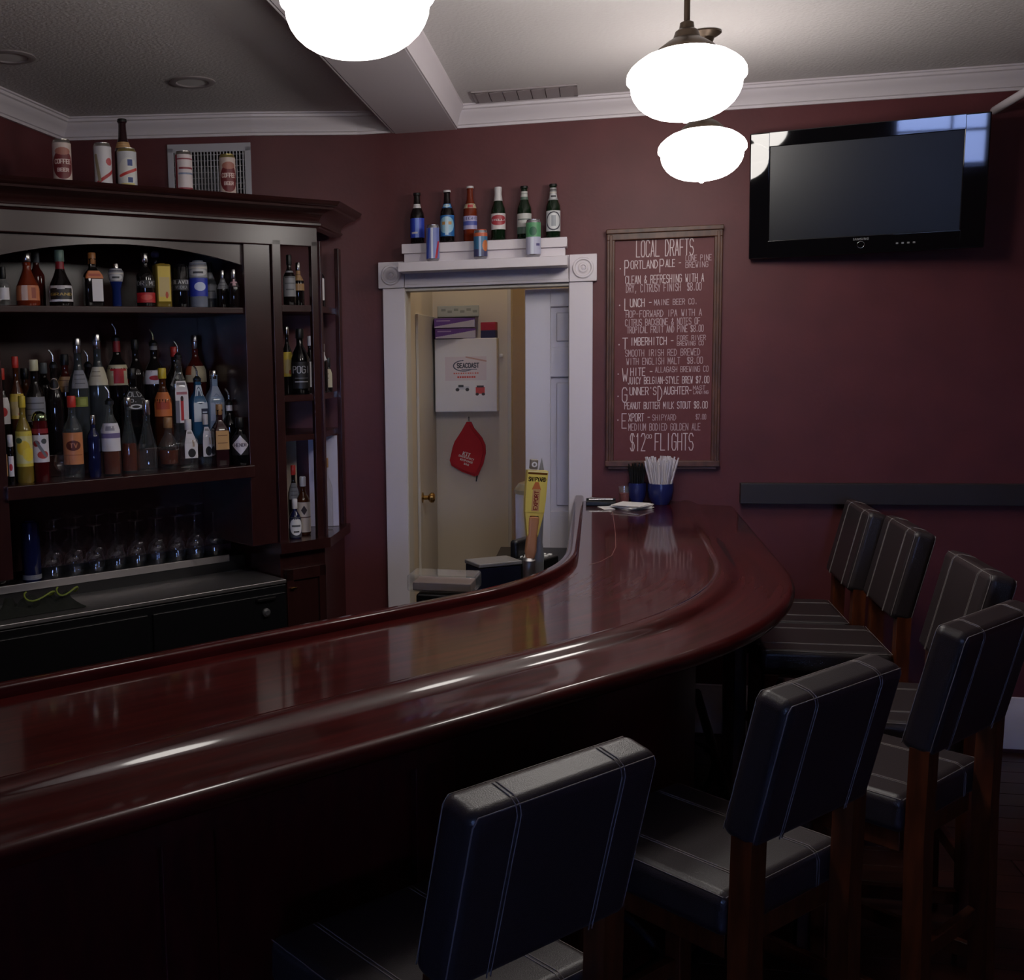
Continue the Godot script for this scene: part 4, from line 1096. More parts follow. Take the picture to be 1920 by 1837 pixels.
func back_room() -> void:
	var b := MB.new()
	rbox(b, Vector3(0.462 - 0.05, CEIL / 2, -1.26), Vector3(0.54, CEIL, 0.1), 0.001, 1)
	struct("wall_hall_back", b, M.beige, "beige wall of the small hall beyond the doorway", P0, YA)
	b = MB.new()
	rbox(b, Vector3(0.20, CEIL / 2, -0.72), Vector3(0.1, CEIL, 1.2), 0.001, 1)
	struct("wall_hall_left", b, M.beige, "beige left wall of the hall", P0, YA)
	b = MB.new()
	rbox(b, Vector3(1.3, CEIL / 2, -2.65), Vector3(2.6, CEIL, 0.1), 0.001, 1)
	rbox(b, Vector3(2.6, CEIL / 2, -1.4), Vector3(0.1, CEIL, 2.6), 0.001, 1)
	rbox(b, Vector3(0.0, CEIL / 2, -2.0), Vector3(0.1, CEIL, 1.4), 0.001, 1)
	struct("wall_hall_far", b, M.beige, "warm lit walls of the room behind the hall", P0, YA)
	# door in the left hall wall, seen edge on
	var t := thing("hall_door", "white door with brass knob in the hall beyond the doorway", "door", P0, YA)
	b = MB.new()
	rbox(b, Vector3(0.258, 0.965, -0.905), Vector3(0.014, 1.91, 0.60), 0.002, 1)
	part("door_panel", b, M.hall_door, t)
	b = MB.new()
	lathe(b, [Vector2(0, 0), Vector2(0.028, 0), Vector2(0.028, 0.004), Vector2(0.012, 0.008), Vector2(0.011, 0.03), Vector2(0.02, 0.036), Vector2(0.027, 0.046), Vector2(0.026, 0.058), Vector2(0.016, 0.066), Vector2(0, 0.067)], 20, 0.0, Vector3(0.265, 0.975, -0.665), Basis(Vector3.BACK, -PI / 2))
	part("knob", b, M.brass, t)
	# flush lights: one in the hall, a warmer one in the room behind
	for q in [[0.62, -0.62, Color(1.0, 0.95, 0.88), 0.2, "flush ceiling light of the hall, above the doorway view", 0.9], [1.5, -1.9, Color(1.0, 0.82, 0.5), 0.22, "warm flush ceiling light in the room behind the hall", 1.2]]:
		t = thing("hall_ceiling_light", q[4], "lamp", wall_pt(q[0], CEIL, q[1]))
		b = MB.new()
		lathe(b, [Vector2(0, -0.07), Vector2(0.07, -0.064), Vector2(0.12, -0.04), Vector2(0.14, -0.012), Vector2(0.14, 0)], 24)
		var gm := mat(rgb(250, 238, 210), 0.3)
		gm.emission_enabled = true
		gm.emission = q[2]
		gm.emission_energy_multiplier = q[5]
		part("diffuser", b, gm, t)
		var l := OmniLight3D.new()
		l.name = "bulb_light"
		l.position = Vector3(0, -0.035, 0)
		l.light_color = q[2]
		l.light_energy = q[3]
		l.light_size = 0.03
		l.omni_range = 10.0
		l.omni_attenuation = 2.0
		l.shadow_enabled = true
		t.add_child(l)
	# wall cabinet with sticker
	t = thing("first_aid_cabinet", "white metal wall cabinet with a printed company sticker in the hall", "cabinet", P0, YA)
	b = MB.new()
	rbox(b, Vector3(0.4475, 1.597, -1.145), Vector3(0.34, 0.40, 0.12), 0.004, 1)
	part("cabinet_body", b, M.white, t)
	var im := Image.create(256, 300, false, Image.FORMAT_RGB8)
	im.fill(rgb(222, 220, 218))
	rect(im, 40, 72, 176, 100, rgb(214, 202, 204))
	for i in 60:
		var a := -0.4 + TAU * 0.62 * i / 60.0 + 1.2
		oval(im, Vector2(120 + cos(a) * 44, 110 + sin(a) * 22), Vector2(2.5, 2.0), rgb(70, 74, 96))
	write(im, "SEACOAST", Rect2(92, 100, 92, 18), 3.4, rgb(44, 46, 62))
	rect(im, 110, 124, 66, 3, rgb(120, 120, 134))
	seg_line(im, Vector2(130, 74), Vector2(214, 92), 6.0, rgb(190, 150, 140))
	# two lines of small red print, too small to read
	for i in 11:
		rect(im, 76 + i * 10, 139, 7 - i % 3, 5, rgb(206, 96, 86))
	for i in 8:
		rect(im, 92 + i * 10, 154, 8 - i % 2, 7, rgb(206, 70, 62))
	# little van and fire engine
	rect(im, 92, 196, 50, 14, rgb(196, 198, 202)); rect(im, 96, 190, 22, 10, rgb(60, 62, 66)); oval(im, Vector2(92, 210), Vector2(8, 7), rgb(50, 50, 54)); oval(im, Vector2(134, 210), Vector2(8, 7), rgb(50, 50, 54))
	rect(im, 170, 200, 38, 28, rgb(200, 60, 50)); rect(im, 174, 194, 30, 8, rgb(60, 40, 40)); oval(im, Vector2(176, 230), Vector2(7, 6), rgb(60, 40, 40)); oval(im, Vector2(202, 230), Vector2(7, 6), rgb(60, 40, 40))
	var sm := mat(Color.WHITE, 0.4)
	sm.albedo_texture = texture(im)
	b = MB.new()
	b.flat4(Vector3(0.283, 1.402, -1.0845), Vector3(0.612, 1.402, -1.0845), Vector3(0.612, 1.792, -1.0845), Vector3(0.283, 1.792, -1.0845), Vector3.BACK)
	part("printed_front", b, sm, t)
	b = MB.new()
	lathe(b, [Vector2(0, 0), Vector2(0.011, 0), Vector2(0.011, 0.01), Vector2(0, 0.014)], 12, 0.0, Vector3(0.632, 1.70, -1.2), Basis(Vector3.RIGHT, PI / 2))
	part("latch", b, M.white, t)
	# boxes on the cabinet
	var ims := []
	for v in 2:
		var q := Image.create(128, 32, false, Image.FORMAT_RGB8)
		if v == 0:
			q.fill(rgb(190, 186, 196))
			for x in 128:
				var y := 6.0 + 22.0 * (1.0 - x / 128.0)
				rect(q, x, 0, 1, y, rgb(104, 66, 140))
			rect(q, 6, 6, 44, 4, rgb(170, 150, 190))
		else:
			q.fill(rgb(176, 180, 170))
			for i in 6:
				rect(q, 10 + i * 20, 8 + (i % 2) * 6, 14, 8, rgb(136, 142, 132))
		var m := mat(Color.WHITE, 0.6)
		m.albedo_texture = texture(q)
		ims.append(m)
	var bx := [["purple glove box lying on the white wall cabinet, lower of two", 1.815, 0, 0.345, 0.03], ["purple glove box lying on the white wall cabinet, upper of two", 1.872, 0, 0.342, 0.0], ["pale grey-green carton on top of the two purple boxes", 1.934, 1, 0.365, -0.04]]
	for i in 3:
		t = thing("glove_box", bx[i][0], "box", wall_pt(bx[i][3] + 0.038, bx[i][1] - 0.018, -1.13), YA + 0.18 + bx[i][4], "boxes on the hall cabinet")
		b = MB.new()
		rbox(b, Vector3(0, 0.028, 0), Vector3(0.222 if i < 2 else 0.225, 0.0535 if i < 2 else 0.06, 0.11), 0.002, 1)
		part("carton", b, [mat(rgb(96, 60, 132), 0.6), mat(rgb(96, 60, 132), 0.6), mat(rgb(150, 156, 146), 0.6)][i], t)
		b = MB.new()
		var w := 0.109
		var h0 := 0.003
		var h1 := 0.053 if i < 2 else 0.056
		b.flat4(Vector3(-w, h0, 0.0556), Vector3(w, h0, 0.0556), Vector3(w, h1, 0.0556), Vector3(-w, h1, 0.0556), Vector3.BACK)
		part("printed_face", b, ims[0 if i < 2 else 1], t)
	t = thing("small_box", "small red and navy carton on the right end of the wall cabinet", "box", wall_pt(0.572, 1.797, -1.13), YA - 0.1)
	b = MB.new()
	rbox(b, Vector3(0, 0.0205, 0), Vector3(0.082, 0.041, 0.06), 0.002, 1)
	part("carton_base", b, mat(rgb(40, 40, 78), 0.6), t)
	b = MB.new()
	rbox(b, Vector3(0, 0.063, 0), Vector3(0.082, 0.044, 0.06), 0.002, 1)
	part("carton_lid", b, mat(rgb(168, 40, 62), 0.6), t)
	# red kit pouch on a hook
	t = thing("kit_pouch", "red cloth kit pouch with white lettering hanging on a hook in the hall", "pouch", wall_pt(0.449, 0, -1.205), YA)
	var out := PackedVector2Array([Vector2(-0.012, 1.335), Vector2(0.014, 1.335), Vector2(0.03, 1.30), Vector2(0.075, 1.245), Vector2(0.092, 1.205), Vector2(0.094, 1.16), Vector2(0.08, 1.10), Vector2(0.05, 1.035), Vector2(0.03, 1.03), Vector2(-0.04, 1.055), Vector2(-0.098, 1.09), Vector2(-0.108, 1.12), Vector2(-0.092, 1.19), Vector2(-0.08, 1.225), Vector2(-0.04, 1.285)])
	b = MB.new()
	slab(b, out, 0.0, 0.02)
	var inset := Geometry2D.offset_polygon(out, -0.014)
	slab(b, inset[0], 0.019, 0.034)
	var pouch := part("pouch_body", b, M.red_cloth, t)
	var fnt := SystemFont.new()
	fnt.font_names = PackedStringArray(["Droid Sans"])
	fnt.font_weight = 700
	var yy := 1.155
	for ln in [["KIT", 0.03], ["EMERGENCY", 0.016], ["RESPONSE", 0.016], ["BAG", 0.016]]:
		var tm := TextMesh.new()
		tm.text = ln[0]
		tm.font = fnt
		tm.font_size = 16
		tm.pixel_size = ln[1] / 16.0 * 0.95
		tm.depth = 0.001
		var o := part("lettering", tm, M.white, pouch)
		o.position = Vector3(-0.012, yy, 0.0348)
		o.rotation.z = -0.3
		yy -= 0.019
	b = MB.new()
	tube(b, [Vector3(0, 1.335, 0.01), Vector3(0, 1.36, 0.006), Vector3(0.0, 1.355, -0.004)], 0.005, 6)
	part("hook", b, M.chrome, t)
	b = MB.new()
	tube(b, [Vector3(0.045, 1.035, 0.012), Vector3(0.04, 1.0, 0.014)], 0.004, 6)
	part("drawstring", b, M.black, t)
	# switch plate on the hall corner and things hung on the far wall
	b = MB.new()
	rbox(b, Vector3(0.69 + 0.14, 2.04, -2.595), Vector3(0.07, 0.12, 0.012), 0.003, 1)
	single("switch_plate", b, mat(rgb(150, 132, 88), 0.5), "small tan switch plate on the warm lit wall", "switch", P0, YA)
	b = MB.new()
	rbox(b, Vector3(0.676, CEIL / 2, -1.255), Vector3(0.02, CEIL, 0.12), 0.002, 1)
	struct("trim_12", b, M.hall_door, "painted corner board at the end of the hall wall", P0, YA)
	t = thing("water_cooler", "white tall container with rounded lid partly hidden by the panel door", "container", wall_pt(0.79, 0.02, -1.55), YA)
	b = MB.new()
	lathe(b, [Vector2(0, 0), Vector2(0.10, 0), Vector2(0.105, 0.02), Vector2(0.11, 0.86), Vector2(0.10, 0.88), Vector2(0, 0.88)], 24)
	part("container_body", b, M.white, t)
	b = MB.new()
	lathe(b, [Vector2(0.114, 0.87), Vector2(0.116, 0.895), Vector2(0.09, 0.93), Vector2(0.03, 0.95), Vector2(0, 0.952)], 24)
	part("container_lid", b, M.c_cream, t)
	t = thing("hanging_apron", "dark apron hanging beside the white container in the back room", "apron", wall_pt(0.80, 0, -1.85), YA)
	b = MB.new()
	slab(b, PackedVector2Array([Vector2(-0.03, 1.5), Vector2(0.03, 1.5), Vector2(0.06, 1.35), Vector2(0.055, 1.0), Vector2(-0.05, 1.02), Vector2(-0.05, 1.3)]), 0, 0.03)
	part("apron_cloth", b, mat(rgb(58, 62, 66), 0.8), t)

func ceiling_things() -> void:
	# recessed cans, unlit
	var spots := [[Vector3(-0.553, CEIL, -4.44), "unlit recessed ceiling light nearer the beam"], [Vector3(-1.14, CEIL, -4.03), "unlit recessed ceiling light at the left edge"]]
	for s in spots:
		var t := thing("recessed_light", s[1], "light", s[0], 0.0, "recessed ceiling lights over the cabinet")
		var b := MB.new()
		lathe(b, [Vector2(0.088, 0.0), Vector2(0.09, -0.004), Vector2(0.08, -0.007), Vector2(0.064, -0.006), Vector2(0.06, -0.0015)], 32)
		part("trim_ring", b, M.vent, t)
		b = MB.new()
		lathe(b, [Vector2(0.061, -0.0016), Vector2(0.05, -0.0018), Vector2(0, -0.002)], 32)
		part("lens", b, M.white, t)
	# ceiling register
	var t := thing("ceiling_vent", "mauve-white slatted air vent in the ceiling near the back wall", "vent", wall_pt(0.852, CEIL, 0.185), YA)
	var b := MB.new()
	for q in [[0, -0.092, 0.43, 0.018], [0, 0.092, 0.43, 0.018]]:
		rbox(b, Vector3(q[0], -0.004, q[1]), Vector3(q[2], 0.008, q[3]), 0.002, 1)
	for x in [-0.206, 0.206]:
		rbox(b, Vector3(x, -0.004, 0), Vector3(0.018, 0.008, 0.2), 0.002, 1)
	part("frame", b, M.vent, t)
	b = MB.new()
	rbox(b, Vector3(0, -0.0015, 0), Vector3(0.40, 0.002, 0.17), 0.0005, 1)
	part("damper_plate", b, M.vent, t)
	var slat := MB.new()
	rbox(slat, Vector3.ZERO, Vector3(0.0545, 0.002, 0.168), 0.0008, 1, Basis(Vector3.BACK, 0.06))
	var sm := slat.mesh()
	for i in 7:
		var o := part("slat", sm, M.vent, t)
		o.position = Vector3(-0.171 + i * 0.057, -0.0085, 0)
	# return-air grille on the wall over the cabinet
	var bend := wall_pt(0.387, 0, 0)
	var dl := Vector3(cos(YL), 0, -sin(YL))
	var g := thing("wall_grille", "grey-white metal return-air grille on the wall above the cabinet", "vent", bend - dl * 0.944 + Vector3.UP * 2.52, YL)
	b = MB.new()
	rbox(b, Vector3(0, 0.128, 0.005), Vector3(0.372, 0.036, 0.01), 0.002, 1)
	rbox(b, Vector3(0, -0.132, 0.005), Vector3(0.372, 0.028, 0.01), 0.002, 1)
	rbox(b, Vector3(-0.172, 0, 0.005), Vector3(0.028, 0.26, 0.01), 0.002, 1)
	rbox(b, Vector3(0.172, 0, 0.005), Vector3(0.028, 0.26, 0.01), 0.002, 1)
	part("frame", b, M.grille, g)
	# sheet-metal duct behind the grille
	b = MB.new()
	rbox(b, Vector3(0, 0, -0.50), Vector3(0.34, 0.27, 0.004), 0.001, 1)
	for s in [-1.0, 1.0]:
		rbox(b, Vector3(s * 0.1615, 0, -0.31), Vector3(0.004, 0.25, 0.38), 0.001, 1)
		rbox(b, Vector3(0, s * 0.1245, -0.31), Vector3(0.327, 0.004, 0.38), 0.001, 1)
	part("duct", b, M.duct, g)
	slat = MB.new()
	rbox(slat, Vector3.ZERO, Vector3(0.0055, 0.236, 0.006), 0.001, 1)
	sm = slat.mesh()
	for i in 22:
		var o := part("slat", sm, M.grille, g)
		o.position = Vector3(-0.151 + i * 0.0144, -0.004, 0.006)
	slat = MB.new()
	rbox(slat, Vector3.ZERO, Vector3(0.318, 0.0025, 0.003), 0.0008, 1)
	sm = slat.mesh()
	for i in 9:
		var o := part("cross_bar", sm, M.grille, g)
		o.position = Vector3(0, -0.104 + i * 0.0252, 0.0045)

# plan path of the bartender's edge of the counter; d = distance to the customers' side of it
func bar_path(d: float, from: float = -1.3) -> Array:
	var R := 1.08
	var turn := PI / 2.0 + YA - YC
	var u := Vector3(cos(YC), 0, -sin(YC))
	var side := Vector3(sin(YC), 0, cos(YC))
	var al := 2.347 - R * tan(turn / 2.0)
	var start := bar_pt(from, 0, -2.165)
	var a := bar_pt(al, 0, -2.165)
	var c := a - side * R
	var pts := [start + side * d, a + side * d]
	for i in range(1, 29):
		var th := turn * i / 28.0
		pts.append(c + (side * cos(th) + u * sin(th)) * (R + d))
	var last: Vector3 = pts[pts.size() - 1]
	var dist: float = (last - P0).dot(Vector3(sin(YA), 0, cos(YA)))
	pts.append(last - Vector3(sin(YA), 0, cos(YA)) * (dist - 0.004))
	return pts

func bar() -> void:
	var t := thing("bar_counter", "long glossy mahogany bar counter curving round to the back wall", "bar")
	var Y := 1.055
	var off := func(list: Array) -> Array:
		var r := []
		for q in list:
			r.append(Vector2(q[0], Y + q[1]))
		return r
	var b := MB.new()
	sweep(b, bar_path(0.0), off.call([[0.0, -0.06], [0.0, 0.018], [0.002, 0.0225], [0.006, 0.025], [0.028, 0.025], [0.033, 0.023], [0.036, 0.019], [0.0375, 0.010], [0.038, -0.002], [0.038, -0.06]]), 1.0, true)
	part("back_lip", b, M.bar_wood, t, "raised lip on the bartender's side")
	b = MB.new()
	sweep(b, bar_path(0.0), off.call([[0.038, -0.055], [0.038, 0.0], [0.449, 0.0], [0.449, -0.055]]), 1.0, true)
	part("counter_top", b, M.bar_wood, t)
	b = MB.new()
	sweep(b, bar_path(0.0), off.call([[0.4490, -0.0550], [0.4490, 0.0000], [0.4525, 0.0008], [0.4570, 0.0027], [0.4620, 0.0040], [0.4670, 0.0044], [0.4714, 0.0043], [0.4758, 0.0040], [0.4801, 0.0034], [0.4845, 0.0027], [0.4888, 0.0017], [0.4930, 0.0006], [0.4972, -0.0008], [0.5013, -0.0024], [0.5053, -0.0042], [0.5093, -0.0061], [0.5128, -0.0079], [0.5165, -0.0095], [0.5202, -0.0108], [0.5240, -0.0119], [0.5279, -0.0129], [0.5318, -0.0136], [0.5357, -0.0140], [0.5397, -0.0143], [0.5900, -0.0159], [0.6515, -0.0181], [0.6549, -0.0185], [0.6581, -0.0194], [0.6612, -0.0208], [0.6640, -0.0226], [0.6665, -0.0249], [0.6686, -0.0276], [0.6703, -0.0305], [0.6714, -0.0337], [0.6721, -0.0370], [0.6723, -0.0403], [0.6719, -0.0437], [0.6710, -0.0470], [0.6696, -0.0500], [0.6677, -0.0528], [0.6450, -0.0640], [0.6000, -0.0640], [0.4490, -0.0640]]), 1.0, true, 0.6)
	part("arm_rail", b, M.bar_wood, t, "rounded arm rail along the customers' edge")
	# seam of the service section let into the top
	b = MB.new()
	var sp := []
	for q in [[1.215, 0.36], [1.218, 0.9], [1.215, 1.2], [1.20, 1.36], [1.165, 1.47], [1.13, 1.53]]:
		sp.append(wall_pt(q[0], Y, q[1]))
	for i in sp.size() - 1:
		var d: Vector3 = (sp[i + 1] - sp[i]).normalized()
		var s := d.cross(Vector3.UP) * 0.0014
		b.flat4(sp[i] - s + Vector3.UP * 0.0006, sp[i + 1] - s + Vector3.UP * 0.0006, sp[i + 1] + s + Vector3.UP * 0.0006, sp[i] + s + Vector3.UP * 0.0006, Vector3.UP)
	part("inlay_seam", b, mat(rgb(116, 74, 68), 0.3), t)
	# front with recessed panels
	b = MB.new()
	sweep(b, bar_path(0.0), [Vector2(0.38, 0.0), Vector2(0.38, 1.0), Vector2(0.40, 1.0), Vector2(0.40, 0.0)], 1.0, true)
	part("front_panel", b, M.bar_front, t)
	b = MB.new()
	sweep(b, bar_path(0.0), [Vector2(0.02, 0.0), Vector2(0.02, 1.0), Vector2(0.06, 1.0), Vector2(0.06, 0.0)], 1.0, true)
	part("back_panel", b, M.bar_front, t)
	for yr in [[0.0, 0.16], [0.84, 1.0]]:
		b = MB.new()
		sweep(b, bar_path(0.0), [Vector2(0.399, yr[0]), Vector2(0.399, yr[1]), Vector2(0.416, yr[1]), Vector2(0.416, yr[0])], 1.0, true)
		part("front_rail", b, M.bar_front, t)
	var fp := bar_path(0.408)
	for al in [-0.9, -0.3, 0.3, 0.9, 1.5]:
		b = MB.new()
		rbox(b, Vector3(0, 0.5, 0), Vector3(0.11, 0.69, 0.018), 0.003, 1)
		var o := part("front_stile", b, M.bar_front, t)
		o.position = bar_pt(al, 0, -2.165 + 0.408)
		o.rotation.y = YC
	# foot rail on curved brackets
	b = MB.new()
	var rail := []
	for p in bar_path(0.53):
		rail.append(p + Vector3.UP * 0.20)
	tube(b, rail, 0.019, 12)
	part("foot_rail", b, M.dark_metal, t)
	var path2 := bar_path(0.53)
	for q in [6, 12, 18, 24, 29]:
		var c: Vector3 = path2[q]
		var inn: Vector3 = bar_path(0.41)[q]
		if q == 29:
			c = path2[29].lerp(path2[30], 0.42); inn = bar_path(0.41)[29].lerp(bar_path(0.41)[30], 0.42)
		var dd := (c - inn)
		b = MB.new()
		tube(b, [inn + Vector3.UP * 0.28, inn + dd * 0.25 + Vector3.UP * 0.27, inn + dd * 0.7 + Vector3.UP * 0.24, c + Vector3.UP * 0.20, c + Vector3.UP * 0.12 - dd * 0.1, inn + dd * 0.6 + Vector3.UP * 0.05, inn + dd * 0.4 + Vector3.UP * 0.012], 0.012, 8)
		part("rail_bracket", b, M.dark_metal, t)

func cabinet() -> void:
	var t := thing("corner_cabinet", "dark mahogany corner display cabinet with arched bay full of bottles", "cabinet", E0, YC)
	var m: Material = M.mahogany
	var add := func(called: String, c: Vector3, s: Vector3, r: float = 0.004, lab: String = "") -> MeshInstance3D:
		var b := MB.new()
		rbox(b, c, s, r, 1)
		return part(called, b, m, t, lab)
	# uprights (x along the front, 0 at the right edge; the front stands at z = 0)
	for x in [-0.0165, -0.203, -1.497, -1.6835]:
		add.call("stile", Vector3(x, 1.56, -0.011), Vector3(0.044 if absf(x + 0.85) < 0.7 else 0.034, 1.26, 0.022))
	for s in [-1.0, 1.0]:
		add.call("inner_jamb", Vector3(-0.85 + s * 0.56, 1.57, -0.21), Vector3(0.125, 1.24, 0.40))
	add.call("top_rail", Vector3(-0.85, 2.2085, -0.011), Vector3(1.70, 0.085, 0.022))
	# arch board under the rail
	var poly := PackedVector2Array([Vector2(-1.475, 2.17), Vector2(-0.225, 2.17), Vector2(-0.225, 2.078)])
	for i in 25:
		var x := -0.345 - 1.01 * i / 24.0
		poly.append(Vector2(x, 2.083 + 0.062 * (1.0 - pow((x + 0.85) / 0.505, 2.0))))
	poly.append(Vector2(-1.475, 2.078))
	var b := MB.new()
	slab(b, poly, -0.045, -0.024)
	part("arch_board", b, m, t)
	# back
	add.call("back_panel", Vector3(-0.85, 1.57, -0.42), Vector3(1.86, 1.34, 0.02))
	# end faces return to the walls
	var ex := Vector2(0.298, -0.259)
	var dirv := Vector2(ex.x, ex.y).normalized()
	for sgn in [1.0, -1.0]:
		var ang := atan2(-dirv.y, dirv.x)
		for q in [[0.0, 0.03], [0.335, 0.385]]:
			b = MB.new()
			var mid: float = (q[0] + q[1]) / 2.0
			var cx := dirv.x * mid
			if sgn < 0:
				cx = -1.70 - cx
			rbox(b, Vector3(cx, 1.57, dirv.y * mid), Vector3(q[1] - q[0], 1.24, 0.02), 0.003, 1, Basis(Vector3.UP, ang * sgn))
			part("side_stile", b, m, t)
	# shelves of the arched bay
	add.call("shelf", Vector3(-0.85, 1.905, -0.215), Vector3(1.0, 0.026, 0.39))
	add.call("shelf", Vector3(-0.85, 1.261, -0.2), Vector3(1.02, 0.05, 0.42))
	add.call("riser_step", Vector3(-0.85, 1.328, -0.30), Vector3(0.99, 0.084, 0.22))
	add.call("riser_step", Vector3(-0.85, 1.413, -0.345), Vector3(0.99, 0.084, 0.13))
	# narrow bays at both ends: shelves cut to the plan
	for sgn in [1.0, -1.0]:
		for yy in [[1.902, 1.928], [1.534, 1.56], [1.37, 1.395], [0.91, 0.952]]:
			var pl := [Vector2(-0.225, -0.008), Vector2(-0.004, -0.008), Vector2(0.285, -0.259), Vector2(0.09, -0.40), Vector2(-0.225, -0.40)]
			if yy[0] < 1.0:
				pl = [Vector2(-0.24, 0.03), Vector2(0.01, 0.03), Vector2(0.308, -0.232), Vector2(0.29, -0.262), Vector2(0.09, -0.40), Vector2(-0.24, -0.40)]
			var p2 := []
			for p in pl:
				p2.append(Vector2(p.x if sgn > 0 else -1.70 - p.x, p.y))
			if sgn < 0:
				p2.reverse()
			b = MB.new()
			prism(b, p2, yy[0], yy[1])
			part("base_ledge" if yy[0] < 1.0 else "shelf", b, m, t)
	# lower cupboards of the narrow bays
	for sgn in [1.0, -1.0]:
		var pl := [Vector2(-0.228, 0.0), Vector2(0.0, 0.0), Vector2(0.29, -0.255), Vector2(0.09, -0.40), Vector2(-0.228, -0.40)]
		var p2 := []
		for p in pl:
			p2.append(Vector2(p.x if sgn > 0 else -1.70 - p.x, p.y))
		if sgn < 0:
			p2.reverse()
		b = MB.new()
		prism(b, p2, 0.02, 0.91)
		part("base_cupboard", b, m, t)
	var door := add.call("cupboard_door", Vector3(-0.113, 0.44, 0.008), Vector3(0.20, 0.80, 0.016))
	for q in [[-0.113, 0.815, 0.20, 0.05], [-0.113, 0.065, 0.20, 0.05], [-0.195, 0.44, 0.036, 0.80], [-0.031, 0.44, 0.036, 0.80]]:
		b = MB.new()
		rbox(b, Vector3(q[0], q[1], 0.02), Vector3(q[2], q[3], 0.01), 0.003, 1)
		part("door_frame", b, m, door)
	b = MB.new()
	rbox(b, Vector3(-0.185, 0.76, 0.03), Vector3(0.03, 0.008, 0.012), 0.002, 1)
	part("latch", b, M.brass, door)
	# cornice: frieze, mouldings, crown, carried round both returns
	var path := [Vector3(-1.70 - ex.x, 0, ex.y), Vector3(-1.70, 0, 0), Vector3(0, 0, 0), Vector3(ex.x, 0, ex.y)]
	b = MB.new()
	sweep(b, path, [Vector2(-0.03, 2.243), Vector2(0.006, 2.243), Vector2(0.010, 2.249), Vector2(0.018, 2.252), Vector2(0.018, 2.259), Vector2(0.010, 2.264), Vector2(0.012, 2.276), Vector2(0.026, 2.294), Vector2(0.052, 2.306), Vector2(0.078, 2.310), Vector2(0.080, 2.318), Vector2(0.094, 2.322), Vector2(0.102, 2.330), Vector2(0.108, 2.341), Vector2(-0.03, 2.341)], 1.0)
	part("cornice", b, m, t)
	b = MB.new()
	prism(b, [Vector2(-1.70 - ex.x, ex.y), Vector2(-1.72, 0.04), Vector2(0.02, 0.04), Vector2(ex.x, ex.y), Vector2(0.09, -0.40), Vector2(-1.79, -0.40)], 2.315, 2.336)
	part("top_board", b, m, t)
	# cards leaning in the floor bay
	var c := thing("menu_card", "cream card standing at the back of the narrow cabinet bay", "card", cab_pt(-0.055, 0.953, -0.30), YC)
	b = MB.new()
	rbox(b, Vector3(0, 0.205, 0), Vector3(0.24, 0.41, 0.006), 0.001, 1)
	part("card_sheet", b, mat(rgb(170, 156, 140), 0.7), c)
	c = thing("menu_card", "lilac-white card standing behind the end opening of the cabinet", "card", cab_pt(0.17, 0.953, -0.24), YC - 0.6)
	b = MB.new()
	rbox(b, Vector3(0, 0.205, 0), Vector3(0.13, 0.41, 0.006), 0.001, 1)
	part("card_sheet", b, mat(rgb(190, 186, 206), 0.6), c)

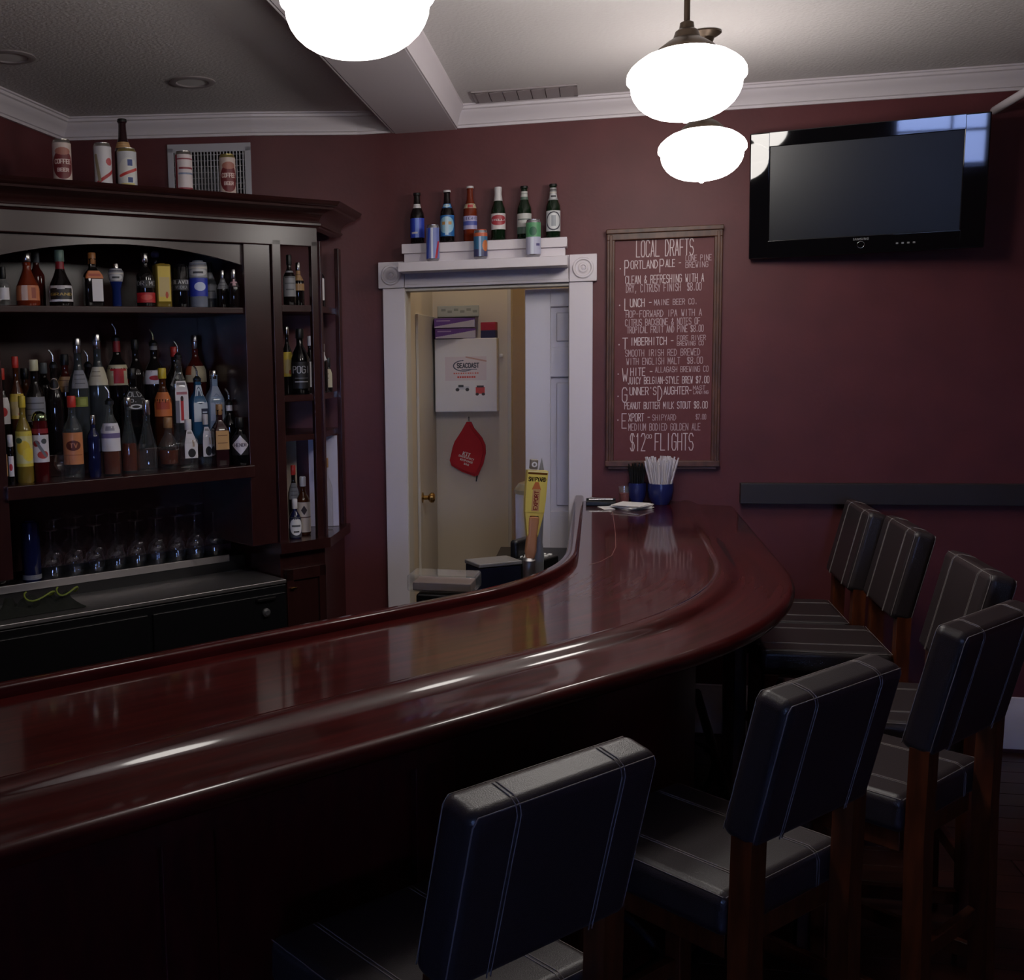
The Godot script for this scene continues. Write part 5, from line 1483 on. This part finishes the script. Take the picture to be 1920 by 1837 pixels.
func cooler() -> void:
	var t := thing("back_bar_cooler", "low black back-bar cooler with stainless steel top under the arched bay", "cooler", E0, YC)
	var b := MB.new()
	rbox(b, Vector3(-0.86, 0.40, -0.17), Vector3(1.24, 0.78, 0.46), 0.004, 1)
	part("cooler_body", b, M.cooler, t)
	b = MB.new()
	rbox(b, Vector3(-0.86, 0.802, -0.105), Vector3(1.244, 0.016, 0.33), 0.003, 1)
	part("steel_top", b, M.steel, t)
	b = MB.new()
	rbox(b, Vector3(-0.86, 0.842, -0.33), Vector3(1.23, 0.066, 0.15), 0.003, 1)
	part("raised_shelf", b, M.cooler, t)
	b = MB.new()
	rbox(b, Vector3(-0.90, 0.868, -0.253), Vector3(1.15, 0.03, 0.008), 0.002, 1)
	part("steel_edge", b, M.steel, t)
	for x in [-1.17, -0.55]:
		b = MB.new()
		rbox(b, Vector3(x, 0.40, 0.064), Vector3(0.60, 0.72, 0.012), 0.004, 1)
		var d := part("cooler_door", b, M.cooler, t)
		if x < -1.0:
			continue
		b = MB.new()
		lathe(b, [Vector2(0, 0), Vector2(0.018, 0), Vector2(0.018, 0.008), Vector2(0.01, 0.014), Vector2(0, 0.014)], 16, 0.0, Vector3(x + 0.20, 0.69, 0.072), Basis(Vector3.RIGHT, PI / 2))
		part("door_lock", b, M.lock, d)
		b = MB.new()
		rbox(b, Vector3(x + 0.20, 0.745, 0.078), Vector3(0.09, 0.012, 0.012), 0.003, 1)
		part("door_handle", b, M.dark_metal, d)
	# dark rag and green cords on the steel top
	var r := thing("bar_rag", "dark crumpled bar cloth with yellow-green cord loops on the steel top", "cloth", cab_pt(-1.27, 0.811, -0.06), YC)
	b = MB.new()
	var rng := RandomNumberGenerator.new()
	rng.seed = 5
	var N := 16
	for i in N + 1:
		for j in 9:
			var x := -0.15 + 0.34 * i / N
			var z := -0.05 + 0.10 * j / 8.0
			var edge := minf(1.0, minf(minf(i, N - i) / 3.0, minf(j, 8 - j) / 2.0))
			b.vert(Vector3(x + rng.randf_range(-0.006, 0.006), 0.001 + edge * (0.036 + 0.02 * sin(i * 1.7 + j * 0.9) + rng.randf() * 0.016), z), Vector3.UP, Vector2(i, j))
	for i in N:
		for j in 8:
			b.quad(i * 9 + j, (i + 1) * 9 + j, (i + 1) * 9 + j + 1, i * 9 + j + 1)
	part("cloth", b, mat(rgb(26, 30, 22), 0.9), r)
	for q in [[0.02, 0.01, 0.055], [0.13, 0.0, 0.04]]:
		b = MB.new()
		var pts := []
		for k in 15:
			var a := TAU * 0.72 * k / 14.0 - 0.6
			pts.append(Vector3(q[0] + cos(a) * q[2], 0.066 + 0.012 * sin(a * 2.0), q[1] + 0.02 + sin(a) * q[2] * 0.7))
		tube(b, pts, 0.0035, 6)
		part("cord", b, mat(rgb(126, 140, 52), 0.5), r)

func side_bottles() -> void:
	var rows := [
		["liquor_bottle", 0.125, 1.928, -0.17, 0.024, 0.215, "std", "dark", "silver", [[0.03, 0.15, 120, "w_plain", -20]], "bottle with pale label behind the end opening, top shelf", "bottles in the narrow cabinet bay"],
		["liquor_bottle", 0.112, 1.56, -0.14, 0.02, 0.21, "tall", "dark", "silver", [[0.14, 0.19, 150, "w_plain", -20]], "slim bottle with white neck behind the end opening, middle shelf", "bottles in the narrow cabinet bay"],
		["liquor_bottle", 0.175, 1.56, -0.19, 0.018, 0.15, "std", "dark", "black", [[0.02, 0.1, 140, "creamlab", -20]], "small bottle with cream label behind the end opening, middle shelf", "bottles in the narrow cabinet bay"],
		["liquor_bottle", 0.12, 0.952, -0.15, 0.028, 0.32, "std", "clear", "cork", [], "clear bottle with corked neck behind the end opening, lowest shelf", "bottles in the narrow cabinet bay"],
	]
	for i in rows.size():
		liquor_bottle(rows[i], 100 + i)

func glasses() -> void:
	for i in 9:
		wine_glass(cab_pt(-1.097 + i * 0.0905, 0.876, -0.295), 1.12, "upturned stemmed glass, %s from the tall blue bottle in the front row" % ["first", "second", "third", "fourth", "fifth", "sixth", "seventh", "eighth", "ninth"][i], "upturned stemware on the cooler")
	for i in 8:
		wine_glass(cab_pt(-1.05 + i * 0.0905, 0.876, -0.372), 1.3, "taller upturned stemmed glass, %s from the left in the rear row" % ["first", "second", "third", "fourth", "fifth", "sixth", "seventh", "eighth"][i], "upturned stemware on the cooler")
	var row := ["water_bottle", -1.175, 0.876, -0.30, 0.036, 0.24, "cyl", "bluedark", "none", [[0.012, 0.03, 200, "greylab", 0]], "tall dark blue bottle left of the upturned glasses", "bottles on the cooler"]
	liquor_bottle(row, 120)
	row = ["water_bottle", -1.30, 0.876, -0.30, 0.034, 0.25, "tall", "dark", "silver", [[0.05, 0.12, 120, "w_red", 0]], "dark bottle at the left edge beside the upturned glasses", "bottles on the cooler"]
	liquor_bottle(row, 121)
	# brandy glass among the bottles
	var t := thing("brandy_glass", "small stemmed snifter glass among the front bottles", "glass", cab_pt(-1.132, 1.286, -0.045), 0.0)
	var b := MB.new()
	lathe(b, [Vector2(0.005, 0.03), Vector2(0.02, 0.037), Vector2(0.03, 0.055), Vector2(0.031, 0.07), Vector2(0.025, 0.095)], 18)
	part("bowl", b, M.wine_glass, t)
	b = MB.new()
	lathe(b, [Vector2(0.024, 0), Vector2(0.024, 0.002), Vector2(0.005, 0.006), Vector2(0.0045, 0.03)], 16)
	part("stem", b, M.wine_glass, t)

func cans_on_cabinet() -> void:
	var g := "old cans on top of the cabinet"
	var sil := mat(rgb(176, 172, 166), 0.3, 0.9)
	var gold := mat(rgb(186, 170, 110), 0.3, 0.8)
	drink_can("pale can with round dark red coffee emblem, leftmost on the cabinet", cab_pt(-1.068, 2.3415, -0.06), 0.25, 0.0335, 0.165, "coffee", sil, sil, g)
	drink_can("white can with diagonal red stripe on the cabinet", cab_pt(-0.912, 2.3415, -0.06), 0.42, 0.0325, 0.167, "stripe", sil, sil, g)
	drink_can("short white can with red and blue crest on the cabinet", cab_pt(-0.815, 2.3415, -0.06), 0.25, 0.036, 0.157, "shield", sil, gold, g)
	drink_can("red and white can in front of the wall grille", cab_pt(-0.577, 2.3415, -0.06), 0.2, 0.032, 0.167, "redwhite", sil, sil, g)
	drink_can("tan can with round dark red coffee emblem, rightmost on the cabinet", cab_pt(-0.384, 2.3415, -0.06), 0.2, 0.032, 0.172, "coffee", gold, gold, g)
	beer_bottle("dark brown long-neck bottle behind the crested can on the cabinet", cab_pt(-0.78, 2.3365, -0.16), 0.3, 0.033, 0.29, "purplebrown", [[0.62, 0.7, 160, "tan"]], "black", "bottles on top of the cabinet")

func ledge_drinks() -> void:
	var g := "beer bottles on the ledge over the door"
	var y := 2.2005
	var T := -0.12
	beer_bottle("dark bottle with plain blue label, leftmost on the door ledge", wall_pt(0.371, y, 0.048), T, 0.0305, 0.222, "dark", [[0.12, 0.5, 170, "bluebeer"], [0.7, 0.78, 120, "w_plain"]], "black", g)
	beer_bottle("dark bottle with light blue round emblem on the door ledge", wall_pt(0.504, y, 0.048), T, 0.0305, 0.226, "dark", [[0.12, 0.52, 170, "bluelogo"], [0.66, 0.74, 120, "bluelogo"]], "white", g)
	beer_bottle("amber bottle with gold neck print and white cap on the door ledge", wall_pt(0.605, y, 0.048), T, 0.0295, 0.238, "orange", [[0.22, 0.46, 170, "purplebeer"], [0.6, 0.68, 150, "cream_red"]], "white", g)
	beer_bottle("green bottle with white foil neck and red oval label", wall_pt(0.727, y, 0.048), T, 0.031, 0.228, "greenglass", [[0.2, 0.5, 160, "stella"]], "foil", g)
	beer_bottle("dark green bottle with grey-white label behind the green can", wall_pt(0.839, y, 0.048), T, 0.0305, 0.226, "greenglass", [[0.1, 0.48, 170, "palebeer"], [0.74, 0.9, 200, "palebeer"]], "black", g)
	beer_bottle("dark bottle with silver neck and white oval label, rightmost on the door ledge", wall_pt(0.962, y, 0.048), T, 0.031, 0.228, "greenglass", [[0.12, 0.5, 140, "becks"], [0.7, 0.93, 200, "silverlab"]], "black", g)
	g = "beer cans on the ledge over the door"
	var sil := mat(rgb(190, 190, 196), 0.25, 0.9)
	drink_can("slim blue, red and white can on the lower door ledge", wall_pt(0.451, 2.1155, 0.132), T, 0.0285, 0.156, "canblue", sil, sil, g)
	drink_can("short teal can with orange top on the lower door ledge", wall_pt(0.658, 2.1155, 0.132), T, 0.0295, 0.126, "canteal", mat(rgb(200, 96, 70), 0.4, 0.5), sil, g)
	drink_can("tall green and white can on the lower door ledge", wall_pt(0.882, 2.1155, 0.132), T, 0.0315, 0.158, "cangreen", sil, sil, g)

func menu_board() -> void:
	var t := thing("menu_board", "maroon chalk menu board in a wooden frame listing local drafts", "menu board", P0, YA)
	var x0 := 1.188
	var x1 := 1.662
	var y0 := 1.232
	var y1 := 2.19
	var im := Image.create(700, 1400, false, Image.FORMAT_RGB8)
	im.fill(rgb(95, 41, 45))
	# faint wiped chalk
	var nz := FastNoiseLite.new()
	nz.seed = 4
	nz.frequency = 0.012
	for y in range(0, 1400, 2):
		for x in range(0, 700, 2):
			var f := clampf(nz.get_noise_2d(x, y) * 0.5 + 0.1, 0.0, 1.0) * 0.12
			rect(im, x, y, 2, 2, rgb(95, 41, 45).lerp(rgb(170, 130, 132), f))
	var c := Color8(206, 190, 192)
	var d := Color8(180, 158, 162)
	# lines: text, left, top, right, bottom (in pixels of a 620 x 1320 panel photographed face on), pen, tall first letter
	var L := [
		["LOCAL DRAFTS", 140, 18, 490, 112, 4.6, 1.0, c], ["*", 36, 172, 44, 180, 5, 1.0, c], ["P", 68, 130, 102, 216, 4.6, 1.0, c], ["ORTLAND", 106, 134, 272, 180, 4, 1.0, c], ["P", 286, 130, 318, 206, 4.4, 1.0, c], ["ALE -", 322, 134, 418, 176, 4, 1.0, c], ["LONE PINE", 444, 114, 600, 146, 3, 1.0, d], ["BREWING", 444, 153, 580, 185, 3, 1.0, d],
		["CLEAN & REFRESHING WITH A", 74, 222, 556, 268, 3.6, 1.0, c], ["DRY, CITRUSY FINISH  $8.00", 78, 274, 541, 318, 3.6, 1.0, d],
		["*", 34, 388, 42, 396, 5, 1.0, c], ["L", 70, 356, 100, 424, 4.6, 1.0, c], ["UNCH -", 104, 358, 240, 404, 4.2, 1.0, c], ["MAINE BEER CO.", 254, 366, 518, 398, 3.4, 1.0, d],
		["HOP-FORWARD IPA WITH A", 78, 428, 546, 466, 3.4, 1.0, d], ["CITRUS BACKBONE & NOTES OF", 74, 478, 536, 516, 3.4, 1.0, d], ["TROPICAL FRUIT AND PINE $8.00", 86, 522, 558, 560, 3.4, 1.0, d],
		["*", 32, 622, 40, 630, 5, 1.0, c], ["T", 58, 588, 102, 654, 4.4, 1.0, c], ["IMBERHITCH -", 108, 588, 378, 632, 4, 1.0, c], ["FORE RIVER", 398, 582, 572, 610, 3, 1.0, d], ["BREWING CO", 398, 616, 560, 640, 2.8, 1.0, d],
		["SMOOTH IRISH RED BREWED", 76, 660, 538, 698, 3.2, 1.0, d], ["WITH ENGLISH MALT  $8.00", 84, 710, 556, 748, 3.2, 1.0, d],
		["*", 28, 798, 36, 806, 5, 1.0, c], ["W", 58, 770, 104, 846, 4.4, 1.0, c], ["HITE -", 110, 768, 250, 814, 4, 1.0, c], ["ALLAGASH BREWING CO", 264, 764, 592, 796, 3, 1.0, d], ["JUICY BELGIAN-STYLE BREW $7.00", 94, 824, 598, 864, 3.4, 1.0, c],
		["*", 28, 932, 36, 940, 5, 1.0, c], ["G", 58, 886, 100, 972, 4.4, 1.0, c], ["UNNER'S", 106, 884, 272, 930, 4, 1.0, c], ["D", 282, 880, 316, 966, 4.4, 1.0, c], ["AUGHTER-", 320, 884, 494, 928, 4, 1.0, c], ["MAST", 500, 880, 574, 904, 2.8, 1.0, d], ["LANDING", 502, 910, 594, 928, 2.6, 1.0, d],
		["PEANUT BUTTER MILK STOUT $8.00", 74, 974, 590, 1014, 3.4, 1.0, c],
		["*", 28, 1076, 36, 1084, 5, 1.0, c], ["E", 58, 1042, 96, 1130, 4.4, 1.0, c], ["XPORT -", 100, 1042, 236, 1088, 4, 1.0, c], ["SHIPYARD", 250, 1050, 396, 1084, 3, 1.0, d], ["$7.00", 520, 1050, 582, 1080, 2.8, 1.0, d], ["MEDIUM BODIED GOLDEN ALE", 100, 1104, 548, 1144, 3.4, 1.0, d],
		["$12", 112, 1164, 206, 1268, 4.8, 1.0, c], ["00", 214, 1170, 246, 1192, 3, 1.0, c], ["FLIGHTS", 268, 1164, 506, 1264, 4.8, 1.0, c],
	]
	for q in L:
		var sx := 700.0 / 620.0
		var sy := 1400.0 / 1330.0
		write(im, q[0], Rect2(q[1] * sx, q[2] * sy, (q[3] - q[1]) * sx, (q[4] - q[2]) * sy), q[5] * 1.25, q[7])
	var bm := mat(Color.WHITE, 0.6)
	bm.albedo_texture = texture(im)
	var b := MB.new()
	b.flat4(Vector3(x0 + 0.03, y0, 0.0125), Vector3(x1 - 0.03, y0, 0.0125), Vector3(x1 - 0.03, y1, 0.0125), Vector3(x0 + 0.03, y1, 0.0125), Vector3.BACK)
	part("chalk_panel", b, bm, t)
	b = MB.new()
	rbox(b, Vector3((x0 + x1) / 2, (y0 + y1) / 2, 0.006), Vector3(x1 - x0 - 0.02, y1 - y0 + 0.02, 0.012), 0.001, 1)
	part("backing_board", b, M.frame_wood, t)
	for q in [[x0 + 0.017, 0.034], [x1 - 0.017, 0.034]]:
		b = MB.new()
		rbox(b, Vector3(q[0], (y0 + y1) / 2, 0.014), Vector3(q[1], y1 - y0 + 0.03, 0.028), 0.004, 1)
		rbox(b, Vector3(q[0], (y0 + y1) / 2, 0.02), Vector3(q[1] * 0.4, y1 - y0 + 0.03, 0.028), 0.004, 1)
		part("frame_side", b, M.frame_wood, t)
	b = MB.new()
	rbox(b, Vector3((x0 + x1) / 2, y1 + 0.006, 0.016), Vector3(x1 - x0, 0.03, 0.032), 0.004, 1)
	rbox(b, Vector3((x0 + x1) / 2, y1 + 0.028, 0.021), Vector3(x1 - x0 + 0.006, 0.02, 0.042), 0.004, 1)
	part("frame_top", b, M.frame_wood, t)
	b = MB.new()
	rbox(b, Vector3((x0 + x1) / 2, y0 - 0.010, 0.016), Vector3(x1 - x0 + 0.006, 0.026, 0.036), 0.004, 1)
	rbox(b, Vector3((x0 + x1) / 2, y0 - 0.028, 0.012), Vector3(x1 - x0 - 0.02, 0.014, 0.024), 0.003, 1)
	part("frame_bottom", b, M.frame_wood, t)

func television() -> void:
	var t := thing("television", "flat black glossy television tilted down on the back wall", "television", Vector3(2.084, 2.326, -4.473), 0.0)
	t.basis = Basis(Vector3.UP, -0.412) * Basis(Vector3.RIGHT, 0.13)
	var w := 0.854
	var h := 0.501
	var b := MB.new()
	# bezel of four bars round the screen
	var sl := 0.078
	var sr := 0.088
	var stp := 0.058
	var sb := 0.072
	rbox(b, Vector3(-w / 2 + sl / 2, 0, -0.02), Vector3(sl, h, 0.045), 0.005, 2)
	rbox(b, Vector3(w / 2 - sr / 2, 0, -0.02), Vector3(sr, h, 0.045), 0.005, 2)
	rbox(b, Vector3((sl - sr) / 2, h / 2 - stp / 2, -0.02), Vector3(w - sl - sr + 0.012, stp, 0.045), 0.003, 2)
	rbox(b, Vector3((sl - sr) / 2, -h / 2 + sb / 2, -0.02), Vector3(w - sl - sr + 0.012, sb, 0.045), 0.003, 2)
	part("bezel", b, M.gloss_black, t)
	b = MB.new()
	rbox(b, Vector3((sl - sr) / 2, (sb - stp) / 2, -0.012), Vector3(w - sl - sr + 0.004, h - stp - sb + 0.004, 0.016), 0.001, 1)
	part("screen", b, M.screen, t)
	b = MB.new()
	rbox(b, Vector3(0, 0, -0.062), Vector3(w * 0.8, h * 0.8, 0.045), 0.012, 2)
	part("back_shell", b, M.black, t)
	var fnt := SystemFont.new()
	fnt.font_names = PackedStringArray(["Droid Sans"])
	fnt.font_weight = 700
	var tm := TextMesh.new()
	tm.text = "SAMSUNG"
	tm.font = fnt
	tm.font_size = 16
	tm.pixel_size = 0.00075
	tm.depth = 0.0008
	var o := part("logo", tm, M.grey, t)
	o.position = Vector3(-0.005, -h / 2 + sb - 0.014, 0.0034)
	b = MB.new()
	var pts := []
	for i in 25:
		pts.append(Vector3(-0.005 + cos(TAU * i / 24.0) * 0.013, -h / 2 + 0.036 + sin(TAU * i / 24.0) * 0.013, 0.0035))
	tube(b, pts, 0.0014, 6)
	part("power_ring", b, M.chrome, t)
	for i in 4:
		b = MB.new()
		rbox(b, Vector3(0.125 + i * 0.02, -h / 2 + 0.034, 0.003), Vector3(0.009, 0.007, 0.002), 0.0008, 1)
		part("button", b, M.grey, t)
	# wall bracket
	b = MB.new()
	tube(b, [Vector3(0, 0, -0.075), Vector3(0.03, 0.0, -0.16)], 0.02, 10)
	part("mount_arm", b, M.dark_metal, t)

func stools() -> void:
	var proto := make_stool()
	var spots := [
		[1.175, "c", "nearest bar stool at the bottom of the photo, its leather back turned to us"],
		[1.925, "c", "second-nearest bar stool, its grey seat showing beside the nearest stool's back"],
		[2.62, "c", "third bar stool from us, in front of the white baseboard"],
		[1.61, "w", "bar stool round the corner half hidden behind the third stool"],
		[0.885, "w", "bar stool round the corner, middle one seen from its side"],
		[0.45, "w", "farthest bar stool, next to the back wall"],
	]
	for i in spots.size():
		var o: Node3D = proto
		if i > 0:
			o = proto.duplicate()
			o.name = numbered("bar_stool")
			add_child(o)
		o.set_meta("label", spots[i][2])
		if spots[i][1] == "c":
			o.position = bar_pt(spots[i][0], 0.002, -1.37 if i < 2 else -1.40)
			o.rotation.y = YC + (0.0 if i < 2 else 0.03)
		else:
			o.position = wall_pt(1.93 if i < 5 else 1.885, 0.002, spots[i][0])
			o.rotation.y = YA + PI / 2.0

func bar_things() -> void:
	var Y := 1.0555
	# cup of black stirrers, cup of white straws
	var cups := [[wall_pt(1.322, Y, 0.054), 0.040, 0.086, "small blue cup packed with black stirrers"], [wall_pt(1.418, Y, 0.105), 0.055, 0.09, "blue cup packed with clear white straws"]]
	var rng := RandomNumberGenerator.new()
	rng.seed = 21
	for i in 2:
		var q: Array = cups[i]
		var r: float = q[1]
		var h: float = q[2]
		var t := thing("straw_cup", q[3], "cup", q[0], 0.0, "blue cups on the bar end")
		var b := MB.new()
		lathe(b, [Vector2(0, 0.001), Vector2(r * 0.66, 0.0), Vector2(r * 0.7, 0.004), Vector2(r * 0.9, h * 0.3), Vector2(r, h * 0.7), Vector2(r * 0.97, h), Vector2(r * 0.9, h), Vector2(r * 0.9, h * 0.5), Vector2(r * 0.6, 0.01), Vector2(0, 0.01)], 28)
		part("cup_body", b, M.blue_cup, t)
		var n := 48 if i == 0 else 96
		var sm := []
		for v in 3:
			b = MB.new()
			tube(b, [Vector3.ZERO, Vector3(0, 0.135 + 0.012 * v - 0.02 * i + (0.055 if i == 1 else 0.0), 0)], 0.0028 if i == 0 else 0.0034, 6)
			sm.append(b.mesh())
		for k in n:
			var a := rng.randf() * TAU
			var rr := sqrt(rng.randf())
			var o := part("stirrer" if i == 0 else "straw", sm[k % 3], M.straw_black if i == 0 else M.straw_white, t)
			o.position = Vector3(cos(a) * rr * r * 0.5, 0.012, sin(a) * rr * r * 0.5)
			var ti := (0.14 if i == 0 else 0.27) * rr
			o.rotation = Vector3(sin(a) * ti, 0, -cos(a) * ti)
	# paper napkins, fanned
	var g := "paper napkins on the bar end"
	for k in 6:
		var b := MB.new()
		rbox(b, Vector3(0, 0.0016, 0), Vector3(0.125, 0.0028, 0.125), 0.001, 1)
		single("paper_napkin", b, M.paper, ["bottom white napkin of the fanned stack on the bar", "second white napkin from the bottom of the fanned stack", "third white napkin from the bottom of the fanned stack", "fourth white napkin from the bottom of the fanned stack", "fifth white napkin from the bottom of the fanned stack", "top white napkin of the fanned stack on the bar"][k], "napkin", Vector3(1.205 + 0.006 * sin(k * 2.1), Y + k * 0.0034, -4.60 + 0.004 * k), YA + 0.6 + k * 0.11, g)
	# dark tray with pens
	var t := thing("tip_tray", "small black tray with pens at the bar end by the door casing", "tray", wall_pt(1.168, Y, 0.13), YA)
	var b := MB.new()
	rbox(b, Vector3(0, 0.005, 0), Vector3(0.125, 0.01, 0.12), 0.003, 1)
	rbox(b, Vector3(0, 0.010, 0.056), Vector3(0.125, 0.02, 0.008), 0.003, 1)
	rbox(b, Vector3(0, 0.010, -0.056), Vector3(0.125, 0.02, 0.008), 0.003, 1)
	part("tray_body", b, M.black, t)
	b = MB.new()
	tube(b, [Vector3(-0.05, 0.024, 0.03), Vector3(0.05, 0.024, 0.02)], 0.004, 6)
	tube(b, [Vector3(-0.045, 0.024, -0.02), Vector3(0.05, 0.024, 0.0)], 0.004, 6)
	part("pen", b, M.chrome, t)
	# shot glass with red drink garnish beside the small cup
	t = thing("shot_glass", "small clear glass with red contents left of the blue cups", "glass", wall_pt(1.268, Y, 0.06), 0.0)
	b = MB.new()
	lathe(b, [Vector2(0, 0.002), Vector2(0.02, 0.0), Vector2(0.026, 0.07)], 18)
	part("glass_wall", b, M.clear, t)
	b = MB.new()
	lathe(b, [Vector2(0, 0.006), Vector2(0.019, 0.006), Vector2(0.022, 0.04), Vector2(0, 0.04)], 18)
	part("contents", b, mat(rgb(120, 30, 34), 0.4), t)
	t = thing("paper_slip", "white receipt slip lying by the tray on the bar", "paper", wall_pt(1.19, Y, 0.25), YA + 0.3)
	b = MB.new()
	rbox(b, Vector3(0, 0.0012, 0), Vector3(0.05, 0.002, 0.09), 0.0006, 1)
	part("sheet", b, M.paper, t)

func behind_bar() -> void:
	# stainless work counter under the bartender's edge
	var t := thing("work_counter", "low steel work counter behind the bar under the doorway view", "counter")
	var b := MB.new()
	sweep(b, bar_path(-0.33, 0.5), [Vector2(0.0, 0.80), Vector2(0.0, 0.84), Vector2(0.32, 0.84), Vector2(0.32, 0.80)], 1.0, true)
	part("counter_top", b, M.dark_metal, t)
	b = MB.new()
	sweep(b, bar_path(-0.30, 0.5), [Vector2(0.0, 0.0), Vector2(0.0, 0.80), Vector2(0.28, 0.80), Vector2(0.28, 0.0)], 1.0, true)
	part("counter_body", b, M.cooler, t)
	# beer taps
	t = thing("beer_tap", "yellow beer tap handle with brand lettering and wooden grip at the bar corner", "tap handle", TAP, 0.06)
	var lean := Basis(Vector3.BACK, -0.085)
	b = MB.new()
	lathe(b, [Vector2(0, 0), Vector2(0.02, 0), Vector2(0.02, 0.02), Vector2(0.012, 0.03), Vector2(0, 0.03)], 14)
	tube(b, [Vector3(0, -0.21, 0), Vector3(0, 0.01, 0)], 0.02, 12)
	part("tap_shaft", b, M.steel, t)
	b = MB.new()
	lathe(b, [Vector2(0, 0.028), Vector2(0.013, 0.028), Vector2(0.017, 0.05), Vector2(0.015, 0.10), Vector2(0.017, 0.14), Vector2(0.017, 0.155), Vector2(0, 0.16)], 16, 0.4, Vector3.ZERO, lean)
	part("wooden_grip", b, mat(rgb(190, 132, 92), 0.45), t)
	var pts := PackedVector2Array([Vector2(-0.016, 0.095), Vector2(-0.022, 0.13), Vector2(-0.029, 0.17), Vector2(-0.032, 0.21), Vector2(-0.032, 0.30), Vector2(0.032, 0.30), Vector2(0.032, 0.21), Vector2(0.029, 0.17), Vector2(0.022, 0.13), Vector2(0.016, 0.095), Vector2(0.012, 0.11), Vector2(0.014, 0.16), Vector2(-0.014, 0.16), Vector2(-0.012, 0.11)])
	b = MB.new()
	slab(b, pts, -0.012, 0.012, lean)
	part("handle_shield", b, mat(rgb(214, 190, 92), 0.35), t)
	var im := Image.create(128, 260, false, Image.FORMAT_RGB8)
	im.fill(rgb(222, 200, 100))
	rect(im, 0, 0, 128, 8, rgb(236, 224, 170))
	rect(im, 0, 10, 128, 12, rgb(96, 56, 26))
	write(im, "SHIPYARD", Rect2(8, 40, 112, 24), 5.0, rgb(48, 36, 26))
	for y in range(70, 118):
		var hw := 12 + (y - 70) * 0.4
		rect(im, 64 - hw, y, hw * 2, 1, rgb(196, 112, 66))
	rect(im, 40, 114, 50, 140, rgb(196, 150, 100))
	var word := Image.create(130, 40, false, Image.FORMAT_RGB8)
	word.fill(rgb(196, 150, 100))
	write(word, "EXPORT", Rect2(6, 8, 118, 24), 5.0, rgb(120, 36, 40))
	word.rotate_90(COUNTERCLOCKWISE)
	im.blit_rect(word, Rect2i(0, 0, 40, 130), Vector2i(46, 120))
	var pm := mat(Color.WHITE, 0.25)
	pm.albedo_texture = texture(im)
	b = MB.new()
	var z := 0.0127
	b.flat4(lean * Vector3(-0.030, 0.172, z), lean * Vector3(0.030, 0.172, z), lean * Vector3(0.030, 0.299, z), lean * Vector3(-0.030, 0.299, z), lean * Vector3.BACK)
	part("printed_face", b, pm, t)
	b = MB.new()
	rbox(b, lean * Vector3(-0.012, 0.318, 0), Vector3(0.024, 0.03, 0.018), 0.003, 1, lean)
	part("top_badge", b, mat(rgb(120, 110, 100), 0.4), t)
	b = MB.new()
	lathe(b, [Vector2(0.004, 0), Vector2(0.0085, 0), Vector2(0.0085, 0.001), Vector2(0.004, 0.001)], 16, 0.0, lean * Vector3(-0.012, 0.318, 0.0092), lean * Basis(Vector3.RIGHT, PI / 2))
	part("badge_ring", b, M.white, t)
	# second handle right behind it
	t = thing("beer_tap", "white-tipped second tap handle hidden behind the yellow one", "tap handle", TAP + Vector3(0.045, 0, -0.085), 0.06)
	b = MB.new()
	lathe(b, [Vector2(0, -0.2), Vector2(0.016, -0.2), Vector2(0.016, 0.02), Vector2(0.01, 0.06), Vector2(0.012, 0.2), Vector2(0.012, 0.27), Vector2(0, 0.33)], 14, 0.0, Vector3.ZERO, Basis(Vector3.BACK, -0.03))
	part("handle_body", b, M.grey, t)
	# register keypad
	t = thing("register", "black cash register with white keys half hidden by the bar lip", "register", REG, 0.9)
	b = MB.new()
	rbox(b, Vector3(0, 0.10, 0), Vector3(0.14, 0.20, 0.11), 0.008, 2)
	rbox(b, Vector3(-0.02, 0.225, -0.04), Vector3(0.10, 0.07, 0.03), 0.012, 2)
	part("register_body", b, M.black, t)
	var key := MB.new()
	rbox(key, Vector3.ZERO, Vector3(0.017, 0.008, 0.012), 0.002, 1)
	var km := key.mesh()
	for i in 4:
		for j in 4:
			var o := part("key", km, M.white, t)
			o.position = Vector3(-0.042 + i * 0.027, 0.2015, -0.03 + j * 0.022)
	# clear lidded tub
	t = thing("plastic_tub", "clear plastic lidded tub in front of the white hall door", "tub", TUB, -0.3)
	b = MB.new()
	rbox(b, Vector3(0, 0.095, 0), Vector3(0.15, 0.19, 0.09), 0.008, 2)
	part("tub_body", b, M.dark_metal, t)
	b = MB.new()
	rbox(b, Vector3(0, 0.222, 0), Vector3(0.20, 0.05, 0.11), 0.01, 2)
	part("tub_lid", b, M.plastic, t)
	b = MB.new()
	rbox(b, Vector3(0, 0.212, 0), Vector3(0.17, 0.026, 0.085), 0.004, 1)
	part("tub_contents", b, mat(rgb(110, 92, 84), 0.5), t)
	# dark box
	t = thing("storage_box", "dark blue-black box with grey lid beside the register", "box", BOX, 0.35)
	b = MB.new()
	rbox(b, Vector3(0, 0.10, 0), Vector3(0.15, 0.20, 0.10), 0.004, 1)
	part("box_body", b, mat(rgb(24, 26, 44), 0.35), t)
	b = MB.new()
	rbox(b, Vector3(0, 0.207, 0), Vector3(0.155, 0.014, 0.105), 0.004, 1)
	part("box_lid", b, mat(rgb(112, 108, 106), 0.4), t)
